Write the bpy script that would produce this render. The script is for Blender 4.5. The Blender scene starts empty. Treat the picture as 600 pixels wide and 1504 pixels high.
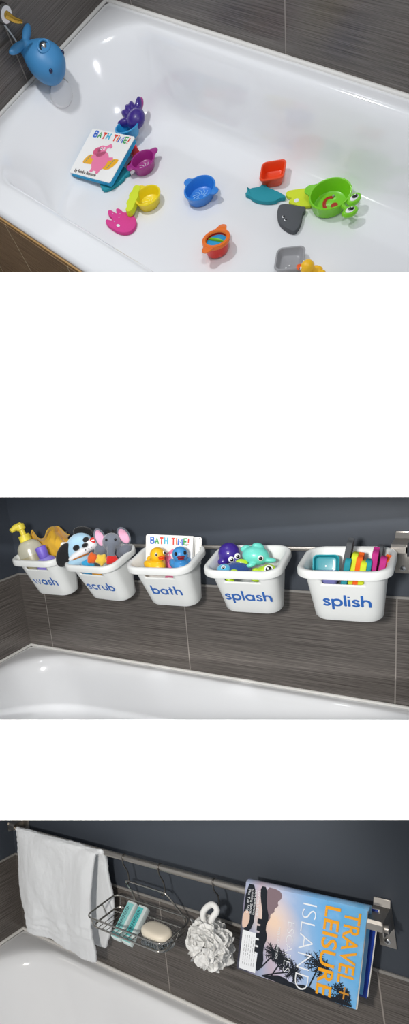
import bpy, bmesh, math, random
import numpy as np
from mathutils import Matrix, Vector, Euler, noise
PI = math.pi
random.seed(7)
S = bpy.context.scene
COL = S.collection

# ------------------------------------------------------------------ camera and the three bays
# One camera looks at three open bathroom bays stacked between white divider boards.
# Each bay is the same rigid bathroom corner in metres: X along the long wall, Y into that wall, Z up.
F = 800.0; CX, CY = 150.0, 860.0
def rod(r):
    r = Vector(r); a = r.length
    return Matrix.Rotation(a, 3, r / a)
BAY = {1: ((-2.94985, -1.22941, 0.67106), (0.01372, -1.82612, 1.69663)),
       2: ((1.81083, 0.48875, -0.54869), (-0.28955, 0.24119, 2.22012)),
       3: ((1.49208, 0.46297, -0.66477), (-0.29428, 1.2816, 2.03789))}
def T4(k):
    m = rod(BAY[k][0]).to_4x4(); m.translation = Vector(BAY[k][1]); return m
CAM_W = T4(2).inverted()
BM = {k: CAM_W @ T4(k) for k in BAY}
BM[0] = Matrix.Identity(4)
def hit(k, u, v, ax, val):
    """point of bay k on the plane axis=val seen at (u, v)"""
    R = rod(BAY[k][0]).transposed(); o = -(R @ Vector(BAY[k][1]))
    d = R @ Vector(((u - CX) / F, (v - CY) / F, 1)); s = (val - o[ax]) / d[ax]
    return o + d * s
cam = bpy.data.cameras.new('camera'); co = bpy.data.objects.new('camera', cam); COL.objects.link(co)
co.matrix_world = CAM_W @ Matrix.Diagonal((1, -1, -1, 1))
cam.sensor_fit = 'VERTICAL'; cam.sensor_height = 36; cam.lens = 36 * F / 1504
cam.shift_x = (300 - CX) / 1504; cam.shift_y = (CY - 752) / 1504
cam.clip_start = .01
S.camera = co
S.view_settings.view_transform = 'Standard'; S.view_settings.look = 'None'
S.view_settings.gamma = 1; S.view_settings.use_curve_mapping = False; S.view_settings.exposure = 0

# ------------------------------------------------------------------ materials
def lin(c):
    if isinstance(c, str):
        c = [int(c[i:i + 2], 16) / 255 for i in (0, 2, 4)]
    return [x / 12.92 if x <= .04045 else ((x + .055) / 1.055) ** 2.4 for x in c] + [1]
MATS = {}
def mat(name, col, rough=.45, metal=0, bump=0, bscale=200, trans=0, vary=0, vscale=20, coat=0, sss=0, alpha=1, ior=1.5, sheen=0, spec=.5):
    if name in MATS: return MATS[name]
    m = bpy.data.materials.new(name); m.use_nodes = True; nt = m.node_tree; N = nt.nodes; b = N['Principled BSDF']
    b.inputs['Base Color'].default_value = lin(col); b.inputs['Roughness'].default_value = rough
    b.inputs['Metallic'].default_value = metal; b.inputs['Transmission Weight'].default_value = trans
    b.inputs['Coat Weight'].default_value = coat; b.inputs['Coat Roughness'].default_value = .05
    b.inputs['Alpha'].default_value = alpha; b.inputs['IOR'].default_value = ior; b.inputs['Sheen Weight'].default_value = sheen
    b.inputs['Specular IOR Level'].default_value = spec
    if sss:
        b.inputs['Subsurface Weight'].default_value = sss; b.inputs['Subsurface Radius'].default_value = (.01, .01, .01)
        b.inputs['Subsurface Scale'].default_value = .5
    tc = N.new('ShaderNodeTexCoord')
    if vary:
        n = N.new('ShaderNodeTexNoise'); n.inputs['Scale'].default_value = vscale; n.inputs['Detail'].default_value = 4
        mx = N.new('ShaderNodeMixRGB'); mx.blend_type = 'MULTIPLY'; mx.inputs[0].default_value = vary
        mx.inputs[1].default_value = lin(col); nt.links.new(tc.outputs['Object'], n.inputs['Vector'])
        nt.links.new(n.outputs['Fac'], mx.inputs[2]); nt.links.new(mx.outputs[0], b.inputs['Base Color'])
    if bump:
        n = N.new('ShaderNodeTexNoise'); n.inputs['Scale'].default_value = bscale; n.inputs['Detail'].default_value = 3
        bp = N.new('ShaderNodeBump'); bp.inputs['Strength'].default_value = bump; bp.inputs['Distance'].default_value = .002
        nt.links.new(tc.outputs['Object'], n.inputs['Vector']); nt.links.new(n.outputs['Fac'], bp.inputs['Height'])
        nt.links.new(bp.outputs[0], b.inputs['Normal'])
    MATS[name] = m; return m
def tile_mat(name, x0, axis, w=.6, c0='77716c', c1='423d3a', grout='8d8680', zline=None):
    """grey porcelain tile with fine horizontal streaks and upright grout joints every w metres"""
    m = bpy.data.materials.new(name); m.use_nodes = True; nt = m.node_tree; N = nt.nodes; L = nt.links; b = N['Principled BSDF']
    tc = N.new('ShaderNodeTexCoord'); sp = N.new('ShaderNodeSeparateXYZ'); L.new(tc.outputs['Object'], sp.inputs[0])
    mp = N.new('ShaderNodeMapping'); mp.inputs['Scale'].default_value = (4, 4, 420)
    L.new(tc.outputs['Object'], mp.inputs['Vector'])
    n = N.new('ShaderNodeTexNoise'); n.inputs['Scale'].default_value = 1; n.inputs['Detail'].default_value = 5; n.inputs['Roughness'].default_value = .7
    L.new(mp.outputs[0], n.inputs['Vector'])
    r = N.new('ShaderNodeValToRGB'); r.color_ramp.elements[0].position = .36; r.color_ramp.elements[1].position = .66
    r.color_ramp.elements[0].color = lin(c1); r.color_ramp.elements[1].color = lin(c0); L.new(n.outputs['Fac'], r.inputs[0])
    def M(op, a, b_=None):
        q = N.new('ShaderNodeMath'); q.operation = op
        for i, x in enumerate((a, b_)):
            if x is None: continue
            if isinstance(x, (int, float)): q.inputs[i].default_value = x
            else: L.new(x, q.inputs[i])
        return q.outputs[0]
    fr = M('FRACT', M('DIVIDE', M('SUBTRACT', sp.outputs[axis], x0 - w * 20 + w / 2), w))
    g = M('LESS_THAN', M('ABSOLUTE', M('SUBTRACT', fr, .5)), .0016 / w)
    if zline:
        fz = M('FRACT', M('DIVIDE', M('SUBTRACT', sp.outputs[2], zline[0] - zline[1] * 20.5), zline[1]))
        g = M('MAXIMUM', g, M('LESS_THAN', M('ABSOLUTE', M('SUBTRACT', fz, .5)), .0016 / zline[1]))
    mx = N.new('ShaderNodeMixRGB'); L.new(g, mx.inputs[0]); L.new(r.outputs[0], mx.inputs[1]); mx.inputs[2].default_value = lin(grout)
    L.new(mx.outputs[0], b.inputs['Base Color'])
    rr = M('ADD', M('MULTIPLY', g, .5), .22); L.new(rr, b.inputs['Roughness'])
    bp = N.new('ShaderNodeBump'); bp.inputs['Strength'].default_value = .12; bp.inputs['Distance'].default_value = .001
    L.new(n.outputs['Fac'], bp.inputs['Height']); L.new(bp.outputs[0], b.inputs['Normal'])
    return m

# ------------------------------------------------------------------ geometry collector
class G:
    def __init__(s): s.v = []; s.f = []
    def add(s, vs, fs):
        b = len(s.v); s.v += [tuple(x) for x in vs]; s.f += [tuple(b + i for i in f) for f in fs]; return s
    def loft(s, rings, cap0=True, cap1=True, closed=True, wrap=False):
        n = len(rings[0]); vs = [p for r in rings for p in r]; fs = []
        m = len(rings)
        for j in range(m if wrap else m - 1):
            j2 = (j + 1) % m
            for i in range(n if closed else n - 1):
                i2 = (i + 1) % n
                fs.append((j * n + i, j * n + i2, j2 * n + i2, j2 * n + i))
        if not wrap:
            if cap0: fs.append(tuple(range(n - 1, -1, -1)))
            if cap1: fs.append(tuple((m - 1) * n + i for i in range(n)))
        return s.add(vs, fs)
    def tube(s, path, r, n=8, closed=False, flat=None):
        P = [Vector(p) for p in path]; m = len(P); rr = [float(np.interp(i * (len(r) - 1) / (m - 1), range(len(r)), r)) for i in range(m)] if isinstance(r, (list, tuple)) else [r] * m
        tan = []
        for i in range(m):
            a = P[(i - 1) % m] if (closed or i > 0) else P[i]; b = P[(i + 1) % m] if (closed or i < m - 1) else P[i]
            t = (b - a); tan.append(t.normalized() if t.length > 1e-9 else Vector((0, 0, 1)))
        up = Vector((0, 0, 1)) if abs(tan[0].z) < .9 else Vector((1, 0, 0))
        rings = []
        for i in range(m):
            t = tan[i]; a = up - t * up.dot(t)
            if a.length < 1e-4: a = t.orthogonal()
            a.normalize(); up = a; b = t.cross(a)
            rings.append([P[i] + (a * math.cos(q) + b * math.sin(q)) * rr[i] for q in [2 * PI * j / n for j in range(n)]])
        return s.loft(rings, wrap=closed)
    def lathe(s, prof, n=32, sx=1, sy=1, cap0=True, cap1=True):
        return s.loft([[(r * math.cos(2 * PI * i / n) * sx, r * math.sin(2 * PI * i / n) * sy, z) for i in range(n)] for r, z in prof], cap0, cap1)
    def ell(s, c, r, rot=(0, 0, 0), n=20, m=12):
        R = Euler(rot).to_matrix(); c = Vector(c)
        if isinstance(r, (int, float)): r = (r, r, r)
        vs = [c + R @ Vector((0, 0, -r[2]))]
        for j in range(1, m):
            a = -PI / 2 + PI * j / m
            vs += [c + R @ Vector((r[0] * math.cos(a) * math.cos(2 * PI * i / n), r[1] * math.cos(a) * math.sin(2 * PI * i / n), r[2] * math.sin(a))) for i in range(n)]
        vs.append(c + R @ Vector((0, 0, r[2]))); e = len(vs) - 1
        fs = [(0, 1 + (i + 1) % n, 1 + i) for i in range(n)]
        for j in range(m - 2):
            for i in range(n):
                a = 1 + j * n + i; b = 1 + j * n + (i + 1) % n; fs.append((a, b, b + n, a + n))
        fs += [(e, 1 + (m - 2) * n + i, 1 + (m - 2) * n + (i + 1) % n) for i in range(n)]
        return s.add(vs, fs)
    def box(s, c, d, bev=.002):
        x, y, z = [q / 2 for q in d]; c = Vector(c); bev = min(bev, x * .9, y * .9, z * .9)
        def ring(i, zz): return [c + Vector(p) for p in rrect(-x + i, x - i, -y + i, y - i, bev * 1.2 if bev * 1.2 < min(x - i, y - i) else min(x - i, y - i) * .9, zz, 3)]
        return s.loft([ring(bev, -z), ring(bev * .3, -z + bev * .3), ring(0, -z + bev), ring(0, z - bev), ring(bev * .3, z - bev * .3), ring(bev, z)])
    def prism(s, pts, z0, z1, bev=.0015):
        """pts: counter-clockwise outline in XY"""
        P = [Vector((p[0], p[1])) for p in pts]; a = sum(P[i].cross(P[(i + 1) % len(P)]) if False else P[i].x * P[(i + 1) % len(P)].y - P[i].y * P[(i + 1) % len(P)].x for i in range(len(P)))
        if a < 0: P.reverse()
        n = len(P); nr = []
        for i in range(n):
            t = (P[(i + 1) % n] - P[i - 1]).normalized(); nr.append(Vector((-t.y, t.x)))
        def ring(d, z): return [(P[i].x + nr[i].x * d, P[i].y + nr[i].y * d, z) for i in range(n)]
        return s.loft([ring(bev, z0), ring(0, z0 + bev), ring(0, z1 - bev), ring(bev * .3, z1 - bev * .3), ring(bev, z1)])
    def strokes(s, lines, r, flat=.2, n=8):
        for ln in lines:
            g = G()
            P = [Vector((p[0], p[1], 0)) for p in ln]
            P = [P[0] - (P[1] - P[0]).normalized() * r * .5] + P + [P[-1] + (P[-1] - P[-2]).normalized() * r * .5]
            g.tube(P, [r * .6] + [r] * (len(P) - 2) + [r * .6], n)
            s.add([(v[0], v[1], v[2] * flat) for v in g.v], g.f)
        return s
    def mesh(s, name, m, smooth=True):
        me = bpy.data.meshes.new(name); me.from_pydata([tuple(v) for v in s.v], [], s.f); me.validate()
        bm = bmesh.new(); bm.from_mesh(me); bmesh.ops.recalc_face_normals(bm, faces=bm.faces)
        bm.to_mesh(me); bm.free()
        if smooth:
            for p in me.polygons: p.use_smooth = True
            try: me.set_sharp_from_angle(angle=math.radians(smooth if smooth is not True else 40))
            except Exception: pass
        me.materials.append(m); return me
def rrect(x0, x1, y0, y1, r, z, k=6):
    out = []
    for cx, cy, a0 in ((x1 - r, y1 - r, 0), (x0 + r, y1 - r, 90), (x0 + r, y0 + r, 180), (x1 - r, y0 + r, 270)):
        for i in range(k + 1):
            a = math.radians(a0 + 90 * i / k); out.append((cx + r * math.cos(a), cy + r * math.sin(a), z))
    return out
def smooth_closed(pts, it=2):
    for _ in range(it):
        q = []
        for i in range(len(pts)):
            a, b = pts[i], pts[(i + 1) % len(pts)]
            q += [tuple(a[j] * .75 + b[j] * .25 for j in range(len(a))), tuple(a[j] * .25 + b[j] * .75 for j in range(len(a)))]
        pts = q
    return pts
def smooth_open(pts, it=2):
    for _ in range(it):
        q = [pts[0]]
        for i in range(len(pts) - 1):
            a, b = pts[i], pts[i + 1]
            q += [tuple(a[j] * .75 + b[j] * .25 for j in range(len(a))), tuple(a[j] * .25 + b[j] * .75 for j in range(len(a)))]
        q.append(pts[-1]); pts = q
    return pts
def arc(cx, cy, r, a0, a1, n=12, ry=None):
    ry = r if ry is None else ry
    return [(cx + r * math.cos(math.radians(a0 + (a1 - a0) * i / n)), cy + ry * math.sin(math.radians(a0 + (a1 - a0) * i / n))) for i in range(n + 1)]

# ------------------------------------------------------------------ objects
def props(o, label, cat, group=None):
    o['label'] = label; o['category'] = cat
    if group: o['group'] = group
    return o
def LM(loc=(0, 0, 0), rot=(0, 0, 0), sc=1):
    m = Euler(rot).to_matrix().to_4x4() @ Matrix.Scale(sc, 4); m.translation = Vector(loc); return m
def thing(name, label, cat, world, group=None):
    o = bpy.data.objects.new(name, None); COL.objects.link(o); o.empty_display_size = .02
    o.matrix_world = world; return props(o, label, cat, group)
def solo(name, g, m, label, cat, world, group=None, smooth=True):
    o = bpy.data.objects.new(name, g.mesh(name, m, smooth) if isinstance(g, G) else g); COL.objects.link(o); o.matrix_world = world
    return props(o, label, cat, group)
def part(name, g, m, parent, mx=None, smooth=True, label=None):
    me = g.mesh(name, m, smooth) if isinstance(g, G) else g
    o = bpy.data.objects.new(name, me); COL.objects.link(o); o.parent = parent
    if mx is not None: o.matrix_basis = mx
    if label: o['label'] = label
    return o
def struct(name, g, m, world, label=None, smooth=True):
    o = bpy.data.objects.new(name, g.mesh(name, m, smooth) if isinstance(g, G) else g); COL.objects.link(o); o.matrix_world = world
    o['kind'] = 'structure'
    if label: o['label'] = label
    return o
def remesh(o, vox, sm=6):
    a = o.modifiers.new('r', 'REMESH'); a.mode = 'VOXEL'; a.voxel_size = vox; a.use_smooth_shade = True
    b = o.modifiers.new('s', 'SMOOTH'); b.iterations = sm; b.factor = .5
    return o
def subsurf(o, l=1):
    a = o.modifiers.new('u', 'SUBSURF'); a.levels = l; a.render_levels = l; return o
def text_mesh(txt, size, m, bold=0, depth=.0001, squeeze=1, align='LEFT'):
    c = bpy.data.curves.new('lettering', 'FONT'); c.body = txt; c.size = size; c.offset = bold; c.extrude = depth; c.align_x = align
    c.resolution_u = 4
    o = bpy.data.objects.new('lettering', c); COL.objects.link(o)
    me = bpy.data.meshes.new_from_object(o.evaluated_get(bpy.context.evaluated_depsgraph_get()))
    bpy.data.objects.remove(o); bpy.data.curves.remove(c)
    me.transform(Matrix.Diagonal((squeeze, 1, 1, 1)))
    me.materials.clear(); me.materials.append(m); me.name = 'lettering'
    return me
def frame(o, u, v):
    """matrix with x along u, y near v, z out"""
    u = Vector(u).normalized(); n = u.cross(Vector(v)).normalized(); v = n.cross(u)
    m = Matrix((u, v, n)).transposed().to_4x4(); m.translation = Vector(o); return m
def clip(o, row, keep_above):
    """cut a wall or tub where it runs on behind a divider board"""
    c = CAM_W.translation; p = [(CAM_W @ Vector(((u - CX) / F, (row - CY) / F, 1))) for u in (0, 600)]
    n = (p[0] - c).cross(p[1] - c).normalized()
    dn = (CAM_W.to_3x3() @ Vector((0, 1, 0)))
    if n.dot(dn) < 0: n = -n
    if not keep_above: n = -n
    inv = o.matrix_world.inverted(); nl = (inv.to_3x3() @ n).normalized(); cl = inv @ c
    bm = bmesh.new(); bm.from_mesh(o.data)
    bmesh.ops.bisect_plane(bm, geom=bm.verts[:] + bm.edges[:] + bm.faces[:], plane_co=cl, plane_no=nl, clear_outer=True)
    bm.to_mesh(o.data); bm.free(); o.data.update()

# lower-case monoline letters: x-height 1
SC = [(.62, .84), (.5, .97), (.3, 1.0), (.1, .9), (.06, .72), (.2, .58), (.45, .48), (.62, .34), (.62, .15), (.45, .02), (.22, 0), (.02, .14)]
GL = {'a': ([arc(.5, .5, .5, 0, 360, 20), [(1, 1), (1, 0)]], 1), 'b': ([[(0, 1.7), (0, 0)], arc(.5, .5, .5, 0, 360, 20)], 1),
      'c': ([arc(.5, .5, .5, 48, 312, 16)], .88), 'h': ([[(0, 1.7), (0, 0)], [(0, .5)] + arc(.42, .56, .42, 170, 0, 10, .44) + [(.84, 0)]], .84),
      'i': ([[(0, 1), (0, 0)], [(0, 1.42), (0, 1.46)]], 0), 'l': ([[(0, 1.7), (0, 0)]], 0), 'p': ([[(0, 1), (0, -.65)], arc(.5, .5, .5, 0, 360, 20)], 1),
      'r': ([[(0, 1), (0, 0)], [(0, .5)] + arc(.42, .55, .42, 170, 80, 6, .45)], .5), 's': ([smooth_open(SC, 1)], .62),
      't': ([[(.26, 1.5), (.26, 0)], [(0, 1), (.56, 1)]], .56), 'u': ([[(0, 1), (0, .44)] + arc(.42, .44, .42, 180, 360, 10), [(.84, 1), (.84, 0)]], .84),
      'w': ([[(0, 1), (.36, 0), (.72, 1), (1.08, 0), (1.44, 1)]], 1.44)}
def word(w, xh, r, gap=.42):
    x = 0; out = []
    for ch in w:
        st, adv = GL[ch]; out += [[((x + p[0]) * xh, p[1] * xh) for p in ln] for ln in st]; x += adv + gap
    W = (x - gap) * xh
    return G().strokes([[(p[0] - W / 2, p[1]) for p in ln] for ln in out], r, .12)
UP = {'B': ([[(0, 0), (0, 1)], [(0, 1), (.35, 1)] + arc(.35, .76, .24, 90, -90, 8) + [(0, .52)], [(0, .52), (.4, .52)] + arc(.4, .26, .26, 90, -90, 8) + [(0, 0)]], .62),
      'A': ([[(0, 0), (.3, 1), (.6, 0)], [(.12, .35), (.48, .35)]], .6), 'T': ([[(0, 1), (.6, 1)], [(.3, 1), (.3, 0)]], .6),
      'H': ([[(0, 0), (0, 1)], [(.55, 0), (.55, 1)], [(0, .5), (.55, .5)]], .55), 'I': ([[(0, 0), (0, 1)]], 0),
      'M': ([[(0, 0), (.06, 1), (.38, .35), (.7, 1), (.76, 0)]], .76), 'E': ([[(.5, 1), (0, 1), (0, 0), (.5, 0)], [(0, .5), (.42, .5)]], .5),
      '!': ([[(.05, 1.02), (0, .34)], [(-.03, .05), (-.03, .08)]], 0), ' ': ([], .2)}
# ================================================================== the bathroom shell, three times
M_tub = mat('white_enamel', 'f2f3f5', .12, coat=.6, bump=.01, bscale=8)
M_tub3 = M_tub
M_paint = mat('slate_paint', '3e444d', .5, bump=.05, bscale=90, vary=.06, vscale=4)
M_trimm = mat('tile_edge_trim', '8f8c88', .4, bump=.02)
M_caulk = mat('caulk', 'e2e0dc', .5, bump=.02)
M_board = mat('white_board', 'ffffff', .9, bump=.01, spec=.1)
M_t_back = tile_mat('streaked_tile', .12, 0)
M_t_back3 = tile_mat('streaked_tile_c', .665, 0)
M_t_side = tile_mat('streaked_tile_side', -.35, 1)
M_t_floor = tile_mat('brown_tile', .0, 0, .3, '8f7353', '5f4a36', 'c9b48f')

def tub_ring(x0, x1, y0, y1, r, z): return rrect(x0, x1, y0, y1, r, z, 14)
def tub(k, depth, row=None, above=True, x1=1.7, slope=.14):
    g = G(); W = -.74
    rings = [tub_ring(0.0, x1, W, -.0015, .012, -.06), tub_ring(0, x1, W, -.0015, .012, -.014), tub_ring(.004, x1 - .004, W + .004, -.003, .014, -.004),
             tub_ring(.014, x1 - .014, W + .014, -.008, .02, 0)]
    prof = [(.02, 0), (.045, .0015), (.058, 0), (.072, -.012), (.08, -.04), (.088, -depth * .45), (.1, -depth * .85), (.122, -depth * 1.0), (.15, -depth)]
    for d, z in smooth_open(prof, 2)[1:]:
        t = min(1, max(0, -z / depth)); e = min(1, d / .07)
        rings.append(tub_ring(d * .95 + slope * .7 * t, x1 - d - .08 * t, W + .03 * e + d * .95, -(d - .022 * e), .02 + .17 * min(1, d / .06), z))
    last = rings[-1]; cx, cy = (.3 + x1 - .25) / 2, -.36
    for q in (.85, .6, .3, .05): rings.append([(cx + (p[0] - cx) * q, cy + (p[1] - cy) * q, -depth) for p in last])
    g.loft(rings, cap0=False)
    t = thing('bathtub', LABT[k], 'bathtub', BM[k])
    o = part('basin', g, M_tub, t, smooth=60)
    bpy.context.view_layer.update()
    o.matrix_world = BM[k]; 
    if row:
        oo = o.parent; o.parent = None; o.matrix_world = BM[k]; clip(o, row, above); o.parent = oo; o.matrix_basis = Matrix.Identity(4)
    return t
LABT = {1: 'white bathtub strewn with bath toys, seen from above with a blue whale spout cover',
        2: 'white bathtub below the row of five lettered hanging buckets',
        3: 'white bathtub below the folded towel, wire soap basket and magazine'}
def slab(x0, x1, y0, y1, z0, z1):
    return G().add([(x, y, z) for x in (x0, x1) for y in (y0, y1) for z in (z0, z1)], [(0, 1, 3, 2), (4, 6, 7, 5), (0, 4, 5, 1), (2, 3, 7, 6), (0, 2, 6, 4), (1, 5, 7, 3)])
H = {1: .30, 2: .2987, 3: .272}
ZT = {1: .45, 2: .95, 3: .9}
def walls(k, xr, yl, clips):
    h = H[k]; out = []
    mb = M_t_back3 if k == 3 else M_t_back
    out.append(struct('wall_back_tiles', slab(-.012, xr, 0, .012, -.03, h), mb, BM[k], smooth=False))
    out.append(struct('wall_left_tiles', slab(-.012, 0, yl, 0, -.03, h), M_t_side, BM[k], smooth=False))
    out.append(struct('wall_back', slab(-.012, xr, .002, .012, h, ZT[k]), M_paint, BM[k], smooth=False))
    out.append(struct('wall_left', slab(-.012, -.002, yl, .002, h, ZT[k]), M_paint, BM[k], smooth=False))
    out.append(struct('trim_1', slab(0, xr, -.0015, .004, h - .001, h + .0055), M_trimm, BM[k], smooth=False))
    out.append(struct('trim_2', slab(-.004, .0015, yl, 0, h - .001, h + .0055), M_trimm, BM[k], smooth=False))
    out.append(struct('trim_3', G().tube([(0, -.003, .0015), (xr, -.003, -.0005)], .0055, 10), M_caulk, BM[k]))
    out.append(struct('trim_4', G().tube([(.003, 0, .0015), (.003, max(yl, -.74), -.0005)], .0055, 10), M_caulk, BM[k]))
    for o in out:
        for row, ab in clips: clip(o, row, ab)
        if not o.data.vertices: bpy.data.objects.remove(o)
walls(1, 2.1, -1.0, [(-120, False)])
walls(2, 1.75, -.75, [(640, False), (1120, True)])
walls(3, 1.75, -.75, [(1148, False)])
tub(1, .18, 600, True, 1.9)
tub(2, .32, 1120, True)
tub(3, .32)
# bay 1: brown tiled step in front of the tub with a tan edge strip
o = struct('wall_apron', slab(-.4, 1.9, -.75, -.742, -.45, -.02), tile_mat('apron_tile', .35, 0, .3, 'a5886a', '6f5843', 'd2bf9c'), BM[1], smooth=False); clip(o, 560, True)
o = struct('trim_5', slab(-.4, 1.9, -.7465, -.742, -.022, -.013), mat('tan_strip', 'b08a55', .4, bump=.02), BM[1], smooth=False); clip(o, 560, True)
o = struct('floor', slab(-.5, 1.0, -1.3, -.75, -.47, -.45), M_t_floor, BM[1], smooth=False); clip(o, 560, True)

# white divider boards between the bays, 1 m in front of the camera
def divider(name, v0, v1, label):
    d0, d1 = 1.0, 1.025
    def P(u, v, d, s=0): return CAM_W @ Vector(((u - CX) / F * d, (v - CY) / F * d, d))
    g = G(); a = [P(-260, v0, d0), P(860, v0, d0), P(860, v1, d0), P(-260, v1, d0)]; b = [P(-260, v0 + 3, d1), P(860, v0 + 3, d1), P(860, v1 - 3, d1), P(-260, v1 - 3, d1)]
    g.loft([a, b]); return struct(name, g, M_board, Matrix.Identity(4), label, smooth=False)
divider('wall_divider_upper', 400, 730, 'wide plain white board between the toy strewn tub and the hanging buckets')
divider('wall_divider_lower', 1057, 1205, 'plain white board between the hanging buckets and the towel rail below')

# ================================================================== lights
def light(name, kind, k, loc, target, power, size=.1, color=(1, 1, 1), angle=60, blend=.5, spread=None, size_y=None):
    l = bpy.data.lights.new(name, kind); l.energy = power; l.color = color
    if kind == 'AREA':
        l.size = size
        if size_y: l.shape = 'RECTANGLE'; l.size_y = size_y
        else: l.shape = 'DISK'
        if spread: l.spread = math.radians(spread)
    else:
        l.shadow_soft_size = size
        if kind == 'SPOT': l.spot_size = math.radians(angle); l.spot_blend = blend
    o = bpy.data.objects.new(name, l); COL.objects.link(o)
    p = BM[k] @ Vector(loc); t = BM[k] @ Vector(target)
    q = (t - p).to_track_quat('-Z', 'Y'); m = q.to_matrix().to_4x4(); m.translation = p; o.matrix_world = m; return o
def camspace(u, v, d): return CAM_W @ Vector(((u - CX) / F * d, (v - CY) / F * d, d))
def board_light(v0, v1, power):  # unseen area light added behind the camera to keep the divider boards white
    d = -.5; l = bpy.data.lights.new('board_fill', 'AREA'); l.shape = 'RECTANGLE'; l.size = 1100 / F; l.size_y = (v1 - v0) / F; l.spread = math.radians(4); l.energy = power
    o = bpy.data.objects.new('board_fill', l); COL.objects.link(o)
    m = CAM_W @ Matrix.Diagonal((1, -1, -1, 1))
    m.translation = CAM_W @ Vector(((300 - CX) / F, ((v0 + v1) / 2 - CY) / F, d)); o.matrix_world = m
board_light(398, 732, 2.6); board_light(1055, 1207, 1.2)
def cs(x, y, z): return CAM_W @ Vector((x, y, z))
light('ceiling_spot', 'SPOT', 1, (.25, -.5, 1.25), (.75, -.35, -.1), 33, .05, (.97, .98, 1), 75, .6)
light('ceiling_spot', 'SPOT', 1, (1.3, -.5, 1.3), (.8, -.35, -.1), 16, .06, (.95, .97, 1), 80, .6)
light('camera_side_key', 'SPOT', 0, cs(-.3, -.03, .0), BM[2] @ Vector((.75, -.1, .35)), 85, .09, (1, .98, .95), 55, .5)  # key spot added beside the camera to light the buckets, no room fixture
light('camera_side_key', 'SPOT', 0, cs(-.55, .24, .2), BM[3] @ Vector((.6, -.06, .25)), 64, .06, (1, .95, .88), 60, .5)  # flash-like key added left of the camera, so towel shadows fall right
w = bpy.data.worlds.new('world'); S.world = w; w.use_nodes = True
w.node_tree.nodes['Background'].inputs[0].default_value = (.93, .965, 1, 1); w.node_tree.nodes['Background'].inputs[1].default_value = .42
# ================================================================== bay 1: toys left in the tub
ZF = -.18
def fl(u, v, z=ZF): return hit(1, u, v, 2, z)
def c7(p): return (350 + p[0] * .3167, 230 + p[1] * .3167)
def c6(p): return (140 + p[0] / 3, 240 + p[1] / 3)
def c5(p): return (100 + p[0] * .26667, 140 + p[1] * .26667)
def plast(name, col, r=.35): return mat(name, col, r, coat=.2, bump=.01, bscale=60)
TOYS = 'bath toys lying in the tub'
def cup_geo(r, h, wall=.0035, lip=.0015, taper=.86, n=40, square=0):
    pr = [(r * taper * .9, 0), (r * taper, .003), (r * .985, h - .006), (r + lip, h - .005), (r + lip * 1.6, h - .002), (r + lip, h), (r - wall * .6, h), (r - wall, h - .003), (r * taper - wall, .007), (r * taper - wall - .005, .004), (.002, .004)]
    g = G()
    if not square: return g.lathe(pr, n)
    rings = [rrect(-q, q, -q, q, min(q * .98, q * square), z, 8) for q, z in pr]
    return g.loft(rings)
def tab(r, h, w=.012, out=.014):
    """rounded carrying tab on the rim, at +x"""
    pts = [(r - .002, -w * 1.25), (r + out * .45, -w)] + arc(r + out * .4, 0, w, -70, 70, 8, w) + [(r + out * .45, w), (r - .002, w * 1.25)]
    return G().prism(pts, h - .0045, h - .0003, .0012)
def cup(name, u, v, r, h, m, label, tabs=(), petals=0, pm=None, zoff=0, tilt=(0, 0), square=0, yaw=0, cat='toy cup'):
    b = fl(u, v, ZF + zoff + h * .5); b.z = ZF + zoff
    t = thing(name, label, cat, BM[1] @ LM(b, (tilt[0], tilt[1], yaw)), TOYS)
    part('cup', cup_geo(r, h, square=square), m, t)
    for a in tabs: part('tab', tab(r, h), m, t, LM((0, 0, 0), (0, 0, math.radians(a))))
    if petals:
        g = G()
        for i in range(petals):
            a = 2 * PI * i / petals; g.strokes([[(math.cos(a) * r * .18, math.sin(a) * r * .18), (math.cos(a + .12) * r * .4, math.sin(a + .12) * r * .4), (math.cos(a + .45) * r * .58, math.sin(a + .45) * r * .58)]], .0016, .5)
        part('drain_slots', g, pm, t, LM((0, 0, .0046)))
    return t
def ang(u0, v0, u1, v1):
    d = fl(u1, v1) - fl(u0, v0); return math.degrees(math.atan2(d.y, d.x))
def foam(name, pts, conv, m, label, cat, h=.012, z=0, sm=2, bev=.002, tilt=None):
    P = [fl(*conv(p), ZF + z + h) for p in pts]; c = sum(P, Vector()) / len(P)
    Q = smooth_closed([(p.x - c.x, p.y - c.y) for p in P], sm)
    c.z = ZF + z
    return solo(name, G().prism(Q, 0, h, bev), m, label, cat, BM[1] @ LM(c, tilt or (0, 0, 0)), TOYS), c
def slot(o_c, u, v, rx, ry, m, par, h, name, dark=None):
    p = fl(u, v, ZF + h) - o_c
    return part(name, G().lathe([(rx, -.0005), (rx, .0006), (rx * .8, .0008)], 16, 1, ry / rx), m, par, LM((p.x, p.y, h)))

P_blue = plast('toy_azure', '2b9fd8'); P_blue2 = plast('toy_blue', '2f86e0'); P_pur = plast('toy_violet', '3b2483'); P_mag = plast('toy_magenta', 'a52a86')
P_yel = plast('toy_yellow', 'f5dc1c'); P_org = plast('toy_orange', 'f4761d'); P_red = plast('toy_red', 'e5281b'); P_ro = plast('toy_red_orange', 'f04a1a')
P_gry = plast('toy_grey', 'a3a3a6'); P_grn = plast('toy_green', '7ed321'); P_wht = plast('toy_white', 'f4f4f4'); P_blk = plast('toy_black', '0c0c10', .2)
P_pink = plast('toy_pink_dot', 'd0b3c8')
F_teal = mat('foam_teal', '1e95a5', .75, bump=.25, bscale=500); F_lime = mat('foam_lime', 'd9e82e', .75, bump=.25, bscale=500)
F_gray = mat('foam_charcoal', '55585c', .8, bump=.25, bscale=500); F_pink = mat('foam_pink', 'df3f93', .75, bump=.25, bscale=500)
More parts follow.
